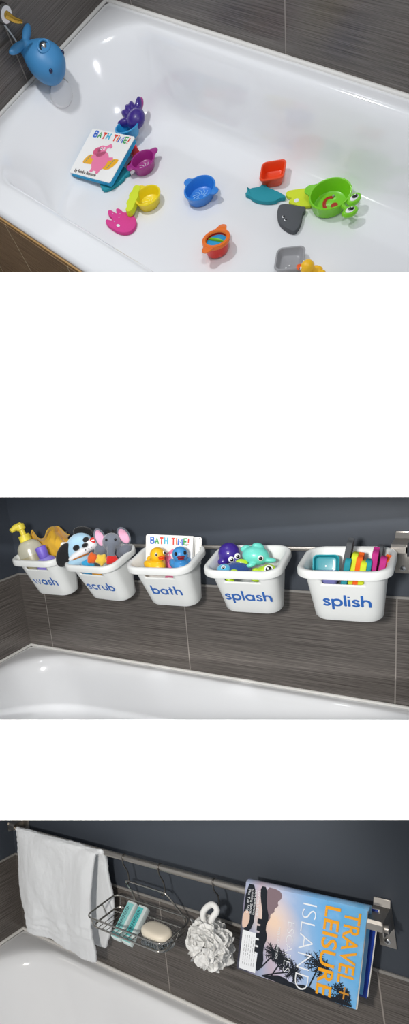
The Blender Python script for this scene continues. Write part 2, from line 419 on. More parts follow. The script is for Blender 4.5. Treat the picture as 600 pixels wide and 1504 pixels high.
F_org = mat('foam_orange', 'ff6a14', .75, bump=.25, bscale=500); F_mag = mat('foam_magenta', 'c22a86', .75, bump=.25, bscale=500)
M_dark = mat('dark_hole', '17181a', .7, bump=.02)
M_chr = mat('chrome', 'd8dadc', .12, 1, bump=.01); M_steel = mat('brushed_steel', 'c4beb6', .34, 1, bump=.08, bscale=120)

# violet octopus squirter: round head, five stubby arms fanned out
ZO = ZF + .03
b = fl(201, 172, ZO + .018); b.z = ZO
o = thing('octopus_toy', 'dark violet octopus bath toy with fanned stubby arms behind the azure cup', 'toy octopus', BM[1] @ LM(b, (.35, 0, 0)), TOYS)
g = G().ell((0, 0, .018), (.032, .03, .023))
tips = [(292, 133), (318, 92), (340, 72), (367, 72), (400, 70)]
for q in tips:
    p = fl(*c5(q), ZO + .018) - b; p.z = 0; d = p.normalized(); k = max(.040, p.length * .8)
    g.ell(d * k * .95 + Vector((0, 0, .018)), (.024, .0105, .0125), (0, -.25, math.atan2(d.y, d.x)))
remesh(part('body', g, P_pur, o), .0022, 3)
g = G()
for q in tips[1:]:
    p = fl(*c5(q), ZO + .018) - b; p.z = 0; d = p.normalized(); g.ell(d * .05 + Vector((.004, -.002, .012)), (.018, .009, .008), (0, -.2, math.atan2(d.y, d.x)))
part('arm_undersides', g, P_mag, o)

cup('toy_cup', 188, 193, .037, .032, P_blue, 'azure blue toy cup half hidden behind the top edge of the picture book', [ang(187, 190, 184, 174)], zoff=.018, tilt=(-.1, -.12))
cup('toy_cup', 211, 241, .036, .031, P_mag, 'magenta toy cup with two rim tabs beside the right edge of the book', [ang(211, 240, 226, 228), ang(211, 240, 195, 250)], 9, P_pink)
cup('toy_cup', 218, 293, .037, .030, P_yel, 'yellow toy cup with a lime foam piece propped against its left side', [ang(218, 292, 207, 281)], 8, mat('slot_yellow', 'fff27a', .4, bump=.02))
cup('toy_cup', 294, 283, .043, .033, P_blue2, 'mid blue toy cup standing alone in the centre of the tub floor', [ang(294, 283, 275, 273), ang(294, 283, 314, 287)], 12, mat('slot_blue', '8cc4f5', .4, bump=.02))
# spinner cup
t = cup('spinner_cup', 318, 362, .034, .036, P_red, 'round red toy cup with orange rim, blue disc and green paddle', cat='toy cup', tilt=(-.12, -.1))
part('rim', G().lathe([(.027, .030), (.036, .030), (.0385, .034), (.0375, .040), (.029, .0405), (.027, .037)], 40, cap0=False, cap1=False), P_org, t)
for a in (ang(318, 362, 325, 345), ang(318, 362, 307, 378)): part('tab', tab(.037, .040, .013, .018), P_org, t, LM((0, 0, 0), (0, 0, math.radians(a))))
part('disc', G().lathe([(.0268, .026), (.0268, .031), (.002, .033)], 32), P_blue, t)
part('paddle', G().ell((0, 0, .034), (.0255, .0032, .0065)), P_grn, t, LM((0, 0, 0), (0, 0, math.radians(ang(306, 357, 330, 363)))))
# square cups
cup('square_cup', 400.5, 257, .031, .030, P_ro, 'red orange rounded square toy cup above the teal fish', square=.42, yaw=.62, cat='toy cup')
t = cup('square_cup', 425, 384, .034, .023, P_gry, 'light grey rounded square toy cup with two small holes in its base', square=.42, yaw=.62, cat='toy cup')
for s_ in (-1, 1): part('drain_hole', G().lathe([(.0022, 0), (.0022, .0008)], 12), P_wht, t, LM((-.004 + .004 * s_, -.010 + .003 * s_, .0045)))

# big green frog cup: smile in its floor, two eyes on stalks
t = cup('frog_cup', 484, 293, .050, .036, P_grn, 'large green frog face toy cup with smile and two stalk eyes', cat='toy cup')
part('tab', tab(.050, .036, .016, .012), P_grn, t, LM((0, 0, 0), (0, 0, math.radians(ang(484, 293, 461, 288)))))
b = t.matrix_world.translation
def loc1(u, v, z):  # point on the plane z above the tub floor, in the cup's own frame
    p = fl(u, v, ZF + z); c = BM[1].inverted() @ b; return Vector((p.x - c.x, p.y - c.y, z))
for (u, v) in ((519.5, 291), (513.5, 309)):
    e = loc1(u, v, .036); a = math.atan2(e.y, e.x)
    part('eye_stalk', G().tube([(.047 * math.cos(a), .047 * math.sin(a), .030), (e.x * .9, e.y * .9, .032)], .005, 10), P_grn, t)
    k = part('eye', G().lathe([(.004, .026), (.016, .028), (.0175, .033), (.015, .037), (.003, .0385)], 28, 1.15, .85), P_grn, t, LM((e.x, e.y, 0), (0, 0, a + 1.35)))
    part('eye_white', G().ell((0, 0, .0375), (.0115, .0085, .003)), P_wht, k); part('pupil', G().ell((.002, 0, .0395), (.0078, .006, .0025)), P_blk, k)
    part('glint', G().ell((.005, .002, .0415), (.002, .0015, .001)), P_wht, k)
sm = [loc1(*c7(q), .006) for q in ((437, 186), (412, 190), (398, 205), (396, 225), (402, 240), (414, 248))]
g = G().strokes([smooth_open([(p.x, p.y) for p in sm], 2)], .0042, .15); part('smile', g, mat('smile_red', 'b5271c', .4, bump=.02), t, LM((0, 0, .0052)))
p = loc1(*c7((444, 224)), .006); part('nose', G().lathe([(.0085, 0), (.0085, .0008), (.006, .0014)], 20), MATS['smile_red'], t, LM((p.x, p.y, .0045)))
for q in ((439, 183), (412, 250)):
    p = loc1(*c7(q), .006); part('rivet', G().ell((p.x, p.y, .0065), .0032), P_gry, t)

# flat foam shapes
foam('foam_fish', [(28, 172), (42, 158), (38, 137), (54, 148), (62, 143), (100, 138), (108, 124), (120, 122), (136, 142), (170, 154), (195, 166), (219, 181), (215, 190), (196, 190), (184, 195), (174, 204), (140, 209), (100, 206), (70, 197), (52, 181)], c7, F_teal,
     'flat teal foam fish with a forked tail, lying between orange cup and lime piece', 'foam toy', sm=1)
o, c = foam('foam_block', [(218, 160), (262, 150), (330, 142), (372, 138), (385, 180), (345, 190), (345, 227), (300, 232), (265, 224), (232, 213), (234, 200), (250, 190), (222, 186)], c7, F_lime,
     'flat lime foam piece with a round hole, tucked under the green frog cup', 'foam toy', h=.009, sm=1)
slot(c, *c7((268, 204)), .0065, .0065, MATS['white_enamel'], o, .009, 'hole')
o, c = foam('foam_ray', [(182, 235), (192, 219), (230, 217), (285, 230), (310, 229), (312, 245), (296, 262), (294, 290), (280, 325), (262, 345), (240, 342), (205, 322), (183, 295), (178, 262)], c7, F_gray,
     'flat charcoal foam ray with two small eye holes, below the teal fish', 'foam toy', h=.014, sm=2)
for q in ((207, 279), (217, 294)): e = slot(c, *c7(q), .0034, .0034, P_wht, o, .0138, 'eye'); slot(c, *c7((q[0] + 2, q[1] - 2)), .0024, .0024, P_blk, o, .0148, 'pupil')
o, c = foam('foam_jellyfish', [(42, 252), (50, 244), (62, 248), (78, 250), (70, 236), (54, 222), (54, 206), (68, 203), (82, 214), (96, 220), (90, 208), (90, 198), (102, 196), (114, 205), (124, 216), (148, 212), (170, 228), (181, 253), (172, 285), (142, 305), (104, 303), (72, 285), (50, 268)], c6, F_pink,
     'flat hot pink foam jellyfish near the front wall of the tub', 'foam toy', h=.012, sm=2)
slot(c, *c6((100, 274)), .007, .0042, MATS['white_enamel'], o, .012, 'hole')
for q in ((108, 222), (104, 238), (76, 222), (84, 256)): slot(c, *c6(q), .0018, .0018, MATS['toy_pink_dot'], o, .012, 'dimple')
foam('foam_whale', [(168, 470), (185, 520), (215, 520), (252, 500), (308, 458), (312, 440), (342, 432), (338, 415), (326, 398), (290, 392), (230, 440)], c5, F_teal,
     'flat teal foam piece sticking out from under the picture book', 'foam toy', h=.010, sm=1)
foam('foam_gear', [(178, 92), (199, 97), (194, 118), (188, 128), (190, 140), (178, 162), (162, 204), (142, 213), (130, 203), (138, 186), (134, 170), (148, 152), (146, 134), (162, 118), (164, 104)], c6, F_lime,
     'upright lime foam strip with a wavy edge leaning on the yellow cup', 'foam toy', h=.02, z=.012, sm=1)
foam('starfish_toy', [(343, 262), (358, 252), (372, 258), (380, 286), (399, 310), (388, 330), (366, 340), (358, 362), (334, 388), (316, 392), (318, 382), (348, 366), (354, 336), (340, 305), (330, 285)], c5, P_red,
     'glossy red toy with a curved arm between the book and the magenta cup', 'toy', h=.018, sm=2, bev=.005)
# rubber duck at the very front
b = fl(458, 404, ZF + .02); b.z = ZF
def duck(t, mb, mbk, s=1, eye='white'):
    g = G().ell((0, 0, .022 * s), (.036 * s, .026 * s, .022 * s)).ell((-.03 * s, 0, .034 * s), (.012 * s, .012 * s, .012 * s)).ell((.016 * s, 0, .055 * s), .0215 * s)
    for q in (-1, 1): g.ell((-.006 * s, q * .022 * s, .028 * s), (.02 * s, .008 * s, .012 * s))
    remesh(part('body', g, mb, t), .0022 * s, 5)
    bk = G().ell((.039 * s, 0, .0525 * s), (.0115 * s, .011 * s, .0035 * s), (0, -.22, 0)).ell((.038 * s, 0, .0475 * s), (.009 * s, .0085 * s, .003 * s), (0, .2, 0))
    part('beak', bk, mbk, t)
    for q in (-1, 1):
        e = part('eye', G().ell((.0318 * s, q * .012 * s, .0605 * s), (.004 * s, .0042 * s, .0055 * s)), P_wht if eye == 'white' else P_blk, t)
        part('pupil', G().ell((.0348 * s, q * .0128 * s, .0605 * s), (.0025 * s, .0028 * s, .0038 * s)), P_blk, e)
P_duck = mat('duck_yellow', 'ffc61a', .4, coat=.2, bump=.01); P_beak = mat('duck_orange', 'f2601a', .4, bump=.01)
t = thing('rubber_duck', 'small yellow rubber duck with orange beak at the front edge of the tub', 'rubber duck', BM[1] @ LM(b, (0, 0, math.radians(ang(458, 400, 448, 399)))), TOYS)
duck(t, P_duck, P_beak, .8)

# board book
P4 = [fl(*c5(q), z) for q, z in (((121, 181), ZF + .05), ((356, 223), ZF + .062), ((241, 489), ZF + .032), ((20, 424), ZF + .022))]
u_ = (P4[1] - P4[0]).normalized(); fm = frame(P4[3], (P4[1] - P4[0] + P4[2] - P4[3]), (P4[0] - P4[3] + P4[1] - P4[2]))
inv = fm.inverted(); Q4 = [inv @ p for p in P4]; bw = (Q4[1].x - Q4[0].x + Q4[2].x - Q4[3].x) / 2; bh = (Q4[0].y - Q4[3].y + Q4[1].y - Q4[2].y) / 2
bx = (Q4[0].x + Q4[3].x) / 2; by = (Q4[3].y + Q4[2].y) / 2
M_cover = mat('book_cover_white', 'f6f5f2', .3, coat=.2, bump=.01); M_page = mat('book_page_white', 'ece9e2', .6, bump=.05); M_cyan = mat('book_cyan', '2fb4e6', .35, bump=.01)
PIG = mat('print_pink', 'f07fa8', .4, bump=.01); GOLD = mat('print_gold', 'f3b21f', .4, bump=.01); INK = mat('print_ink', '4a3a36', .5, bump=.01); PIGD = mat('print_dark_pink', 'd9577f', .4, bump=.01)
LC = [mat('print_' + n, c, .4, bump=.01) for n, c in (('blue', '3a6fd0'), ('orange', 'f0742a'), ('green', '38a053'), ('cyan', '4fb8d8'), ('red', 'e0412f'))]
TITLE = 'BATH TIME!'; TC = [0, 2, 4, 3, 0, 4, 1, 0, 2, 4]
def book(name, label, world, w, h, th, edge, group=None, full=True, cat='book'):
    t = thing(name, label, cat, world, group)
    r = .006
    part('front_cover', G().prism(rrect_xy(0, w, 0, h, r), -.0022, 0, .0006), M_cover, t)
    part('back_cover', G().prism(rrect_xy(0, w, 0, h, r), -th, -th + .0022, .0006), edge, t)
    pg = G(); n = 6
    for i in range(n):
        z0 = -th + .0022 + (th - .0044) * i / n; pg.prism(rrect_xy(.001, w - .0015, .0015, h - .0015, r), z0 + .0002, z0 + (th - .0044) / n - .0002, .0004)
    part('pages', pg, edge if full else M_page, t)
    xs = 0; tot = sum(UP[c][1] + .3 for c in TITLE) - .3; sc = w * .80 / tot; hh = h * .125
    x = w * .11
    for c, k in zip(TITLE, TC):
        st, adv = UP[c]
        if st:
            wob = (hash_(c + str(xs)) - .5) * .012 * h
            part('title_letter', G().strokes([[(x + p[0] * sc, h * .835 + wob + p[1] * hh * (.9 + .12 * hash_(c))) for p in l] for l in st], w * .0135, .06), LC[k], t, LM((0, 0, .0002)))
        x += (adv + .3) * sc; xs += 1
    # towel and plain pink round-bodied animal standing in front of it
    def E(cx, cy, rx, ry, a=0, n=26):
        ca, sa = math.cos(a), math.sin(a)
        return [(w * cx + (w * rx * math.cos(q) * ca - w * ry * math.sin(q) * sa), h * cy + (w * rx * math.cos(q) * sa + w * ry * math.sin(q) * ca)) for q in [2 * PI * i / n for i in range(n)]]
    def flat(ps, z, m, nm):
        return part(nm, G().prism(ps, 0, .00025, .0001), m, t, LM((0, 0, z)), smooth=False)
    tw = smooth_closed([(w * a, h * b_) for a, b_ in ((.17, .30), (.24, .46), (.34, .47), (.50, .43), (.70, .44), (.90, .50), (.94, .46), (.86, .27), (.72, .22), (.5, .28), (.3, .26), (.2, .25))], 1)
    flat(tw, .0002, GOLD, 'printed_towel')
    for a in (.27, .82): part('towel_stripe', G().strokes([[(w * (a - .045), h * .27), (w * (a + .015), h * .46)]], w * .008, .1), mat('print_stripe', '6e8f7a', .4, bump=.01), t, LM((0, 0, .0005)))
    G1 = G()
    for e in ((.55, .37, .17, .17), (.46, .57, .11, .10), (.38, .55, .08, .075)): G1.prism(E(*e), 0, .0002, .00005)
    for x_, y0, y1 in ((.48, .23, .13), (.62, .23, .13)): G1.strokes([[(w * x_, h * y0), (w * (x_ - .01), h * y1)]], w * .035, .01)
    for pts in ([(.45, .45), (.33, .42)], [(.66, .44), (.78, .47)], [(.52, .66), (.60, .73), (.63, .69)]): G1.strokes([[(w * a, h * b_) for a, b_ in pts]], w * .028, .01)
    part('printed_animal', G1, PIG, t, LM((0, 0, .0006)), smooth=False)
    flat(E(.34, .545, .045, .055), .0009, PIGD, 'printed_snout')
    for a, b_ in ((.44, .625), (.50, .635)): flat(E(a, b_, .02, .026), .0009, P_wht, 'printed_eye'); flat(E(a - .004, b_, .008, .01), .0012, INK, 'printed_pupil')
    if full:
        me = text_mesh('by Sandra Boynton', h * .095, INK, .0004, squeeze=.92)
        part('author_line', me, INK, t, LM((w * .10, h * .045, .0003)))
    return t
def rrect_xy(x0, x1, y0, y1, r): return [(p[0], p[1]) for p in rrect(x0, x1, y0, y1, r, 0, 3)]
def hash_(s):
    h = 7
    for c in s: h = (h * 31 + ord(c)) % 1009
    return h / 1009
book('picture_book', 'square white board book with pink animal cover propped on toys in the tub', BM[1] @ fm @ LM((bx, by, 0)), bw, bh, .016, M_cyan)

# whale spout cover on the left wall, overflow plate, shower cord and tap
c = hit(1, 60, 92, 0, .075); tail = hit(1, 34, 68, 0, .02); nose = hit(1, 92, 110, 0, .13)
d = (nose - tail); L_ = d.length; up = Vector((0, 0, 1)); fx = d.normalized(); fy = up.cross(fx).normalized(); fz = fx.cross(fy)
wm = Matrix((fx, fy, fz)).transposed().to_4x4(); wm.translation = tail
t = thing('spout_cover', 'blue rubber whale cover fitted over the bath spout on the tiled wall', 'spout cover', BM[1] @ wm)
M_wh = mat('whale_rubber', '3f86bb', .45, bump=.05, bscale=60)
prof = [(0, .018, .012), (.10, .024, .018), (.22, .036, .03), (.4, .048, .040), (.6, .052, .044), (.78, .048, .042), (.92, .036, .034), (1.0, .02, .02), (1.03, .004, .004)]
rings = []
for s_, ry, rz in smooth_open(prof, 2):
    rings.append([(s_ * L_, ry * math.cos(a), rz * math.sin(a) + .004 * math.sin(s_ * 3)) for a in [2 * PI * i / 40 for i in range(40)]])
part('body', G().loft(rings), M_wh, t)
g = G()
for q in (-1, 1): g.ell((-.004, q * .026, .014), (.013, .032, .010), (0, 0, q * .35))
g.ell((.01, 0, .01), (.02, .016, .012)); remesh(part('tail_fluke', g, M_wh, t), .002, 4)
bh_ = part('blowhole', G().tube([(L_ * .5 + .016 * math.cos(a), .019 * math.sin(a), .0455 - 3.5 * (.019 * math.sin(a)) ** 2) for a in [2 * PI * i / 24 for i in range(24)]], .0035, 8, True), M_wh, t)
part('blowhole_inside', G().lathe([(.015, .0), (.015, .002), (.002, .0025)], 20), M_dark, t, LM((L_ * .5, 0, .0425)))
part('spout_knob', G().lathe([(.007, 0), (.0075, .004), (.005, .007), (.002, .008)], 20), M_chr, t, LM((L_ * .5, 0, .0445)))
for q in (-1, 1): part('eye', G().ell((L_ * .83, q * .034, .026), (.006, .005, .006)), mat('eye_navy', '14204a', .2, bump=.01), t)
# overflow plate on the sloping end
p = hit(1, 90, 137, 0, .10)
t = thing('overflow_plate', 'round white overflow plate on the sloping tub end below the whale', 'overflow plate', BM[1] @ LM((p.x, p.y, p.z + .0), (0, .95, 0)))
part('plate', G().lathe([(.034, -.02), (.036, 0), (.034, .004), (.028, .005), (.002, .0055)], 40), MATS['white_enamel'], t)
part('slot', G().tube([(.036 * math.cos(a), .036 * math.sin(a), .0012) for a in [PI * .55 + PI * .75 * i / 20 for i in range(21)]], .0014, 6), M_chr, t)
# hand shower fittings top-left
p = hit(1, 6, 20, 0, .05)
t = thing('shower_tap', 'chrome and black tap body on the tile above the whale cover', 'tap', BM[1] @ LM(p, (0, PI / 2, 0)))
part('rosette', G().lathe([(.03, -.05), (.031, -.045), (.026, -.04), (.02, -.02), (.021, 0), (.018, .012)], 32), M_chr, t)
part('collar', G().lathe([(.0215, -.018), (.0225, -.014), (.0225, -.004), (.0215, 0)], 32), P_blk, t)
part('handle', G().tube([(0, 0, .01), (.018, .012, .02), (.034, .030, .022)], [.009, .007, .005], 12), mat('brass', 'c9a24a', .2, 1, bump=.01), t)
a = hit(1, 5, 34, 0, .012); b = hit(1, 27, 66, 0, .012)
solo('pull_cord', G().tube([a + (b - a) * (i / 8) + Vector((.003 * math.sin(i / 8 * PI), 0, 0)) for i in range(9)], .0022, 8), mat('cord_white', 'c9ced2', .5, bump=.05), 'thin pale cord running down the tile to the whale cover', 'cord', BM[1])
# ================================================================== bay 2: five lettered buckets on the rail
RY, RZ = -.0605, .4375
def screw(parent, x, z, y=-.0035):
    s_ = part('screw', G().lathe([(.0062, 0), (.006, .0015), (.004, .0028), (.001, .003)], 20), M_chr, parent, LM((x, y, z), (PI / 2, 0, 0)))
    part('screw_slot', G().box((0, 0, .003), (.006, .0012, .0008), .0002).box((0, 0, .003), (.0012, .006, .0008), .0002), M_dark, s_)
def bracket(k, x, z, ry, rz, label, side=1, name='rail_bracket'):
    """stainless wall plate with a folded arm that carries the rail; origin on the wall"""
    t = thing(name, label, 'bracket', BM[k] @ LM((x, 0, z)), 'wall brackets')
    part('wall_plate', G().box((0, -.0015, 0), (.034, .003, .105), .001), M_steel, t)
    dz = rz - z
    pts = [(-.0, dz + .030), (-.003, dz + .030), (-.012, dz + .018), (ry - .008, dz + .016), (ry - .012, dz + .010), (ry - .012, dz - .004), (ry - .0095, dz - .004), (ry - .0095, dz + .009), (ry - .007, dz + .0135), (-.012, dz + .0155), (-.0, dz + .018)]
    g = G().loft([[(xx, p[0], p[1]) for p in pts] for xx in (-.017, .017)]); part('folded_arm', g, M_steel, t, smooth=25)
    e = [(-.003, dz + .014), (ry - .012, dz + .016), (ry - .012, dz - .013), (ry + .006, dz - .016), (-.003, dz - .03)]
    g = G().loft([[(xx, p[0], p[1]) for p in e] for xx in (side * .017, side * .0145)]); part('end_plate', g, M_steel, t, smooth=25)
    screw(t, 0, .040); screw(t, 0, -.040)
    return t
t = thing('hanging_rail', 'long steel wall rail that carries the five white buckets', 'rail', BM[2] @ LM((.85, RY, RZ)))
part('tube', G().tube([(-.60, 0, 0), (.485, 0, 0)], .006, 20), M_steel, t)
bracket(2, 1.332, .418, RY, RZ, 'steel bracket holding the rail at the upper right of the bucket row', 1)
bracket(2, .262, .418, RY, RZ, 'steel bracket holding the rail behind the soap bottles of the wash bucket', -1)

bw_, bd_, bh2 = .202, .169, .153
def bring(hx, yf, yb, r, z): return rrect(-hx, hx, yf, yb, r, z, 8)
def bucket_mesh():
    g = G(); hx = bw_ / 2; R = []
    def body(z, ins=0):
        t = -z / bh2; return bring(hx - .013 - .013 * t - ins, -bd_ + .013 + .050 * t + ins, -.014 - .016 * t - ins, .034 - ins * .6, z)
    b0 = body(-bh2); cx, cy = 0, -.075
    def sc(r, k, z): return [(cx + (p[0] - cx) * k, cy + (p[1] - cy) * k, z) for p in r]
    R += [sc(b0, .05, -bh2 + .002), sc(b0, .9, -bh2 + .001), sc(b0, .97, -bh2), body(-bh2 + .004, -.0005)]
    for i in range(1, 7): R.append(body(-bh2 + .004 + (bh2 - .022) * i / 6.5))
    R += [body(-.0205), bring(hx - .0035, -bd_ + .0035, -.0035, .042, -.0205), bring(hx - .0005, -bd_ + .0005, -.0005, .045, -.0195), bring(hx, -bd_, 0, .045, -.0175), bring(hx, -bd_, 0, .045, -.006),
          bring(hx - .0015, -bd_ + .0015, -.0015, .044, -.002), bring(hx - .005, -bd_ + .005, -.005, .041, 0), bring(hx - .010, -bd_ + .010, -.010, .037, -.0005), bring(hx - .0145, -bd_ + .0145, -.0145, .033, -.004)]
    for i in range(1, 7): R.append(body(-.006 - (bh2 - .014) * i / 6, .0025))
    b1 = body(-bh2 + .005, .006); R += [b1, sc(b1, .05, -bh2 + .005)]
    g.loft(R); me = g.mesh('bucket', M_bkt, 50)
    o = bpy.data.objects.new('tmp', me); COL.objects.link(o)
    c = G(); q = rrect(-.045, .045, -.0075, .0075, .007, 0, 6)
    c.loft([[(p[0], y, -.0345 + p[1]) for p in q] for y in (-bd_ - .02, -bd_ + .045)])
    cme = c.mesh('cut', M_bkt); cu = bpy.data.objects.new('cut', cme); COL.objects.link(cu)
    m = o.modifiers.new('b', 'BOOLEAN'); m.object = cu; m.operation = 'DIFFERENCE'; m.solver = 'EXACT'
    dg = bpy.context.evaluated_depsgraph_get(); out = bpy.data.meshes.new_from_object(o.evaluated_get(dg))
    bpy.data.objects.remove(o); bpy.data.objects.remove(cu); out.name = 'bucket_shell'; return out
M_bkt = mat('white_bucket_plastic', 'eef0ee', .38, bump=.02, bscale=300, coat=.1)
M_let = mat('blue_vinyl', '2a66b8', .45, bump=.01)
shell = bucket_mesh()
BX = [(.29, .011, .165), (.521, -.06, .227), (.748, .05, .2), (.988, .065, .191), (1.229, .065, .123)]
WORDS = ['wash', 'scrub', 'bath', 'splash', 'splish']
LB = ['white bucket lettered wash, holding soap bottles and a yellow cloth', 'white bucket lettered scrub, holding the puppy and elephant plush',
      'white bucket lettered bath, holding picture books and two rubber ducks', 'white bucket lettered splash, holding the squirting sea animals', 'white bucket lettered splish, holding upright foam pieces and square cups']
BW = []
for (x, yaw, tilt), w_, lb in zip(BX, WORDS, LB):
    W = BM[2] @ LM((x, -.06, .4475), (tilt, 0, yaw)); BW.append(W)
    t = thing('storage_bucket', lb, 'bucket', W, 'lettered buckets on the rail')
    part('bucket_shell', shell, None, t)
    # front face frame
    p0 = Vector((0, -bd_ + .013 + .05 * (.0205 / bh2), -.0205)); p1 = Vector((0, -bd_ + .063, -bh2)); v = (p0 - p1)
    ctr = p1 + v * .36
    f = frame(ctr + Vector((.004, 0, 0)), (1, 0, 0), v) @ LM((0, 0, .0001))
    part('lettering', word(w_, .0192, .0030), M_let, t, f)

# ---- helpers that work in a toy's own face-on frame
def ff(u, v, y, k=2, roll=0, up=(0, 0, 1), turn=0):
    p = hit(k, u, v, 1, y); R = rod(BAY[k][0]).transposed(); c = -(R @ Vector(BAY[k][1]))
    n = (c - p); sc = n.length * .99 / F; n.normalize(); x = Vector(up).cross(n).normalized(); yv = n.cross(x)
    m = Matrix((x, yv, n)).transposed().to_4x4(); m.translation = p
    return BM[k] @ m @ Matrix.Rotation(math.radians(turn), 4, 'Y') @ Matrix.Rotation(math.radians(roll), 4, 'Z'), sc
def pe(g, s, c, r, rot=0, n=20, m=12):
    """ellipsoid from offsets in picture units (x right, y down, z towards the viewer)"""
    return g.ell((c[0] * s, -c[1] * s, c[2] * s), tuple(q * s for q in r), (0, 0, math.radians(-rot)), n, m)
BOX = 'toys in the buckets'

# wash: pump bottle, violet bottle, cloth
M_clear = mat('milky_bottle', 'c9c6b2', .25, trans=.25, coat=.3, bump=.02); M_liq = mat('amber_soap', 'b5ac8a', .3, trans=.2, bump=.02)
M_pump = mat('pump_yellow', 'f0dc4a', .4, bump=.02); M_vio = mat('violet_bottle', '8d7fd8', .4, coat=.2, bump=.02); M_vcap = mat('violet_cap', '7a66d0', .45, bump=.02)
W, s = ff(46, 812, -.145, roll=14)
t = thing('pump_bottle', 'milky soap pump bottle with yellow pump head, left in the wash bucket', 'soap bottle', W)
def oval(prof, s, sx, sz): return [[(r * sx * s * math.cos(a), y * s, r * sz * s * math.sin(a)) for a in [2 * PI * i / 32 for i in range(32)]] for r, y in prof]
pf = [(.8, -24), (.95, -22), (1, -16), (1, 0), (.99, 6), (.9, 12), (.66, 17), (.4, 19.5), (.36, 21)]
part('bottle', G().loft(oval(smooth_open(pf, 1), s, 19, 12)), M_clear, t)
part('soap_level', G().loft(oval([(.97, -21), (1.02, -16), (1.02, -4), (.98, -3.6)], s, 19, 12)), M_liq, t)
g = G().loft(oval([(1, 19), (1.04, 20), (1.0, 28), (.9, 28.5)], s, 8.5, 8.5)); part('collar', g, M_pump, t)
part('stem', G().loft(oval([(1, 28), (1, 38)], s, 4.2, 4.2)), M_pump, t)
part('pump_head', G().loft(oval([(.8, 36), (1, 37.5), (1, 44), (.7, 45.5)], s, 7, 7)).tube([(2 * s, 42 * s, 0), (-8 * s, 42.5 * s, 2 * s), (-15 * s, 40 * s, 4 * s)], [6.0 * s, 4.6 * s, 3.2 * s], 14), M_pump, t)
W, s = ff(70, 830, -.148, roll=14)
t = thing('shampoo_bottle', 'short violet shampoo bottle with tapered cap in the wash bucket', 'shampoo bottle', W)
part('bottle', G().loft(oval([(.85, -7), (.95, -5), (1, 0), (.97, 5), (.8, 10), (.45, 13.5), (.3, 14)], s, 16, 9)), M_vio, t)
part('cap', G().loft(oval([(.85, 12), (.9, 13), (1, 27), (.93, 29), (.6, 29.6)], s, 8.6, 8)), M_vcap, t)
def cloth_crumple(w, h, seed, amp, folds):
    g = G(); nx, ny = 70, 40; vs = []
    for j in range(ny + 1):
        for i in range(nx + 1):
            a, b = i / nx, j / ny
            n1 = noise.noise(Vector((a * folds, b * 2.2, seed))); n2 = noise.noise(Vector((a * 7, b * 6, seed + 9)))
            top = .66 + .30 * math.exp(-((a - .16) / .09) ** 2) + .34 * math.exp(-((a - .68) / .24) ** 2) + .025 * math.sin(a * 26)
            curl = max(0, b - .7) / .3
            x = (a - .5) * w * (.86 + .14 * b) + n2 * amp * .5 + n1 * amp * .5
            z = amp * (1.5 * math.sin(a * folds * 2.4 + 2.6 * n1 + b * 3) * (.35 + b * .65) + n2 * .7) + curl * curl * amp * 1.6
            y = b * h * top - curl * curl * amp * .9 + n1 * amp * .5
            vs.append((x, y, z))
    return g.add(vs, [(j * (nx + 1) + i, j * (nx + 1) + i + 1, (j + 1) * (nx + 1) + i + 1, (j + 1) * (nx + 1) + i) for j in range(ny) for i in range(nx)])
W, s = ff(73, 826, -.10, roll=-4)
M_wc = mat('yellow_towelling', 'd3a52c', .95, bump=.6, bscale=350, sheen=.4)
o = solo('washcloth', cloth_crumple(62 * s, 58 * s, 3.3, 5.5 * s, 4.2), M_wc, 'crumpled mustard yellow washcloth standing up behind the soap bottles', 'washcloth', W)
q = o.modifiers.new('t', 'SOLIDIFY'); q.thickness = .004; subsurf(o, 1)
g = G(); 

# scrub: puppy puppet, elephant, four finger toys
M_pl = lambda n, c: mat('plush_' + n, c, .95, bump=.7, bscale=420, sheen=.5)
PB, PW, PK, PG, PP, PR, PO, PY, PC = M_pl('pale_blue', 'a9cfe6'), M_pl('white', 'f0f2f5'), M_pl('black', '0e0f13'), M_pl('grey', '6e7480'), M_pl('pink', 'e6a8c4'), M_pl('red', 'd8201c'), M_pl('orange', 'e8641c'), M_pl('yellow', 'f2cf4a'), M_pl('cyan', '2ea3d8')
W, s = ff(117, 806, -.155)
t = thing('puppy_puppet', 'pale blue and white plush puppy with floppy black ears', 'plush puppy', W)
g = G(); pe(g, s, (-2, 0, -6), (20, 27, 17), 35); pe(g, s, (4, 18, -4), (18, 14, 14)); remesh(part('head', g, PB, t), .0022, 5)
g = G(); pe(g, s, (3, 5, 8), (24, 6.5, 8), -24); pe(g, s, (16, -4, 6), (11, 9, 8)); remesh(part('muzzle', g, PW, t), .002, 5)
g = G(); pe(g, s, (-2, 17, 7), (19, 7, 8), -10); part('lower_jaw', g, PB, t)
g = G(); pe(g, s, (-1, 11.5, 11.5), (14, 1.9, 3.5), -16); part('mouth', g, M_pl('mouth', 'b06a1c'), t)
for c, r, a in (((-24, 6, 2), (11.5, 19, 5), 28), ((8, -24, -5), (15, 8.5, 5), 12)):
    g = G(); pe(g, s, c, r, a); pe(g, s, (c[0] * .8, c[1] * .8, c[2] - 1), (r[0] * .6, r[1] * .6, 4), a); remesh(part('ear', g, PK, t), .002, 4)
for c, r in (((-5, -2, 13), (5.2, 4.2, 2.4)), ((10.5, -12, 11), (4.8, 4, 2.4))): g = G(); pe(g, s, c, r, -25); part('eye', g, PK, t)
g = G(); pe(g, s, (8, -4, 16), (5, 3.2, 3), -20); part('nose', g, PK, t)
g = G(); pe(g, s, (20.5, -9.5, 12), (4.6, 4.4, 1.6)); e = part('red_badge', g, PR, t)
g = G(); pe(g, s, (20.5, -9.5, 13.6), (2.4, 1.2, .5)); part('badge_print', g, PW, e)
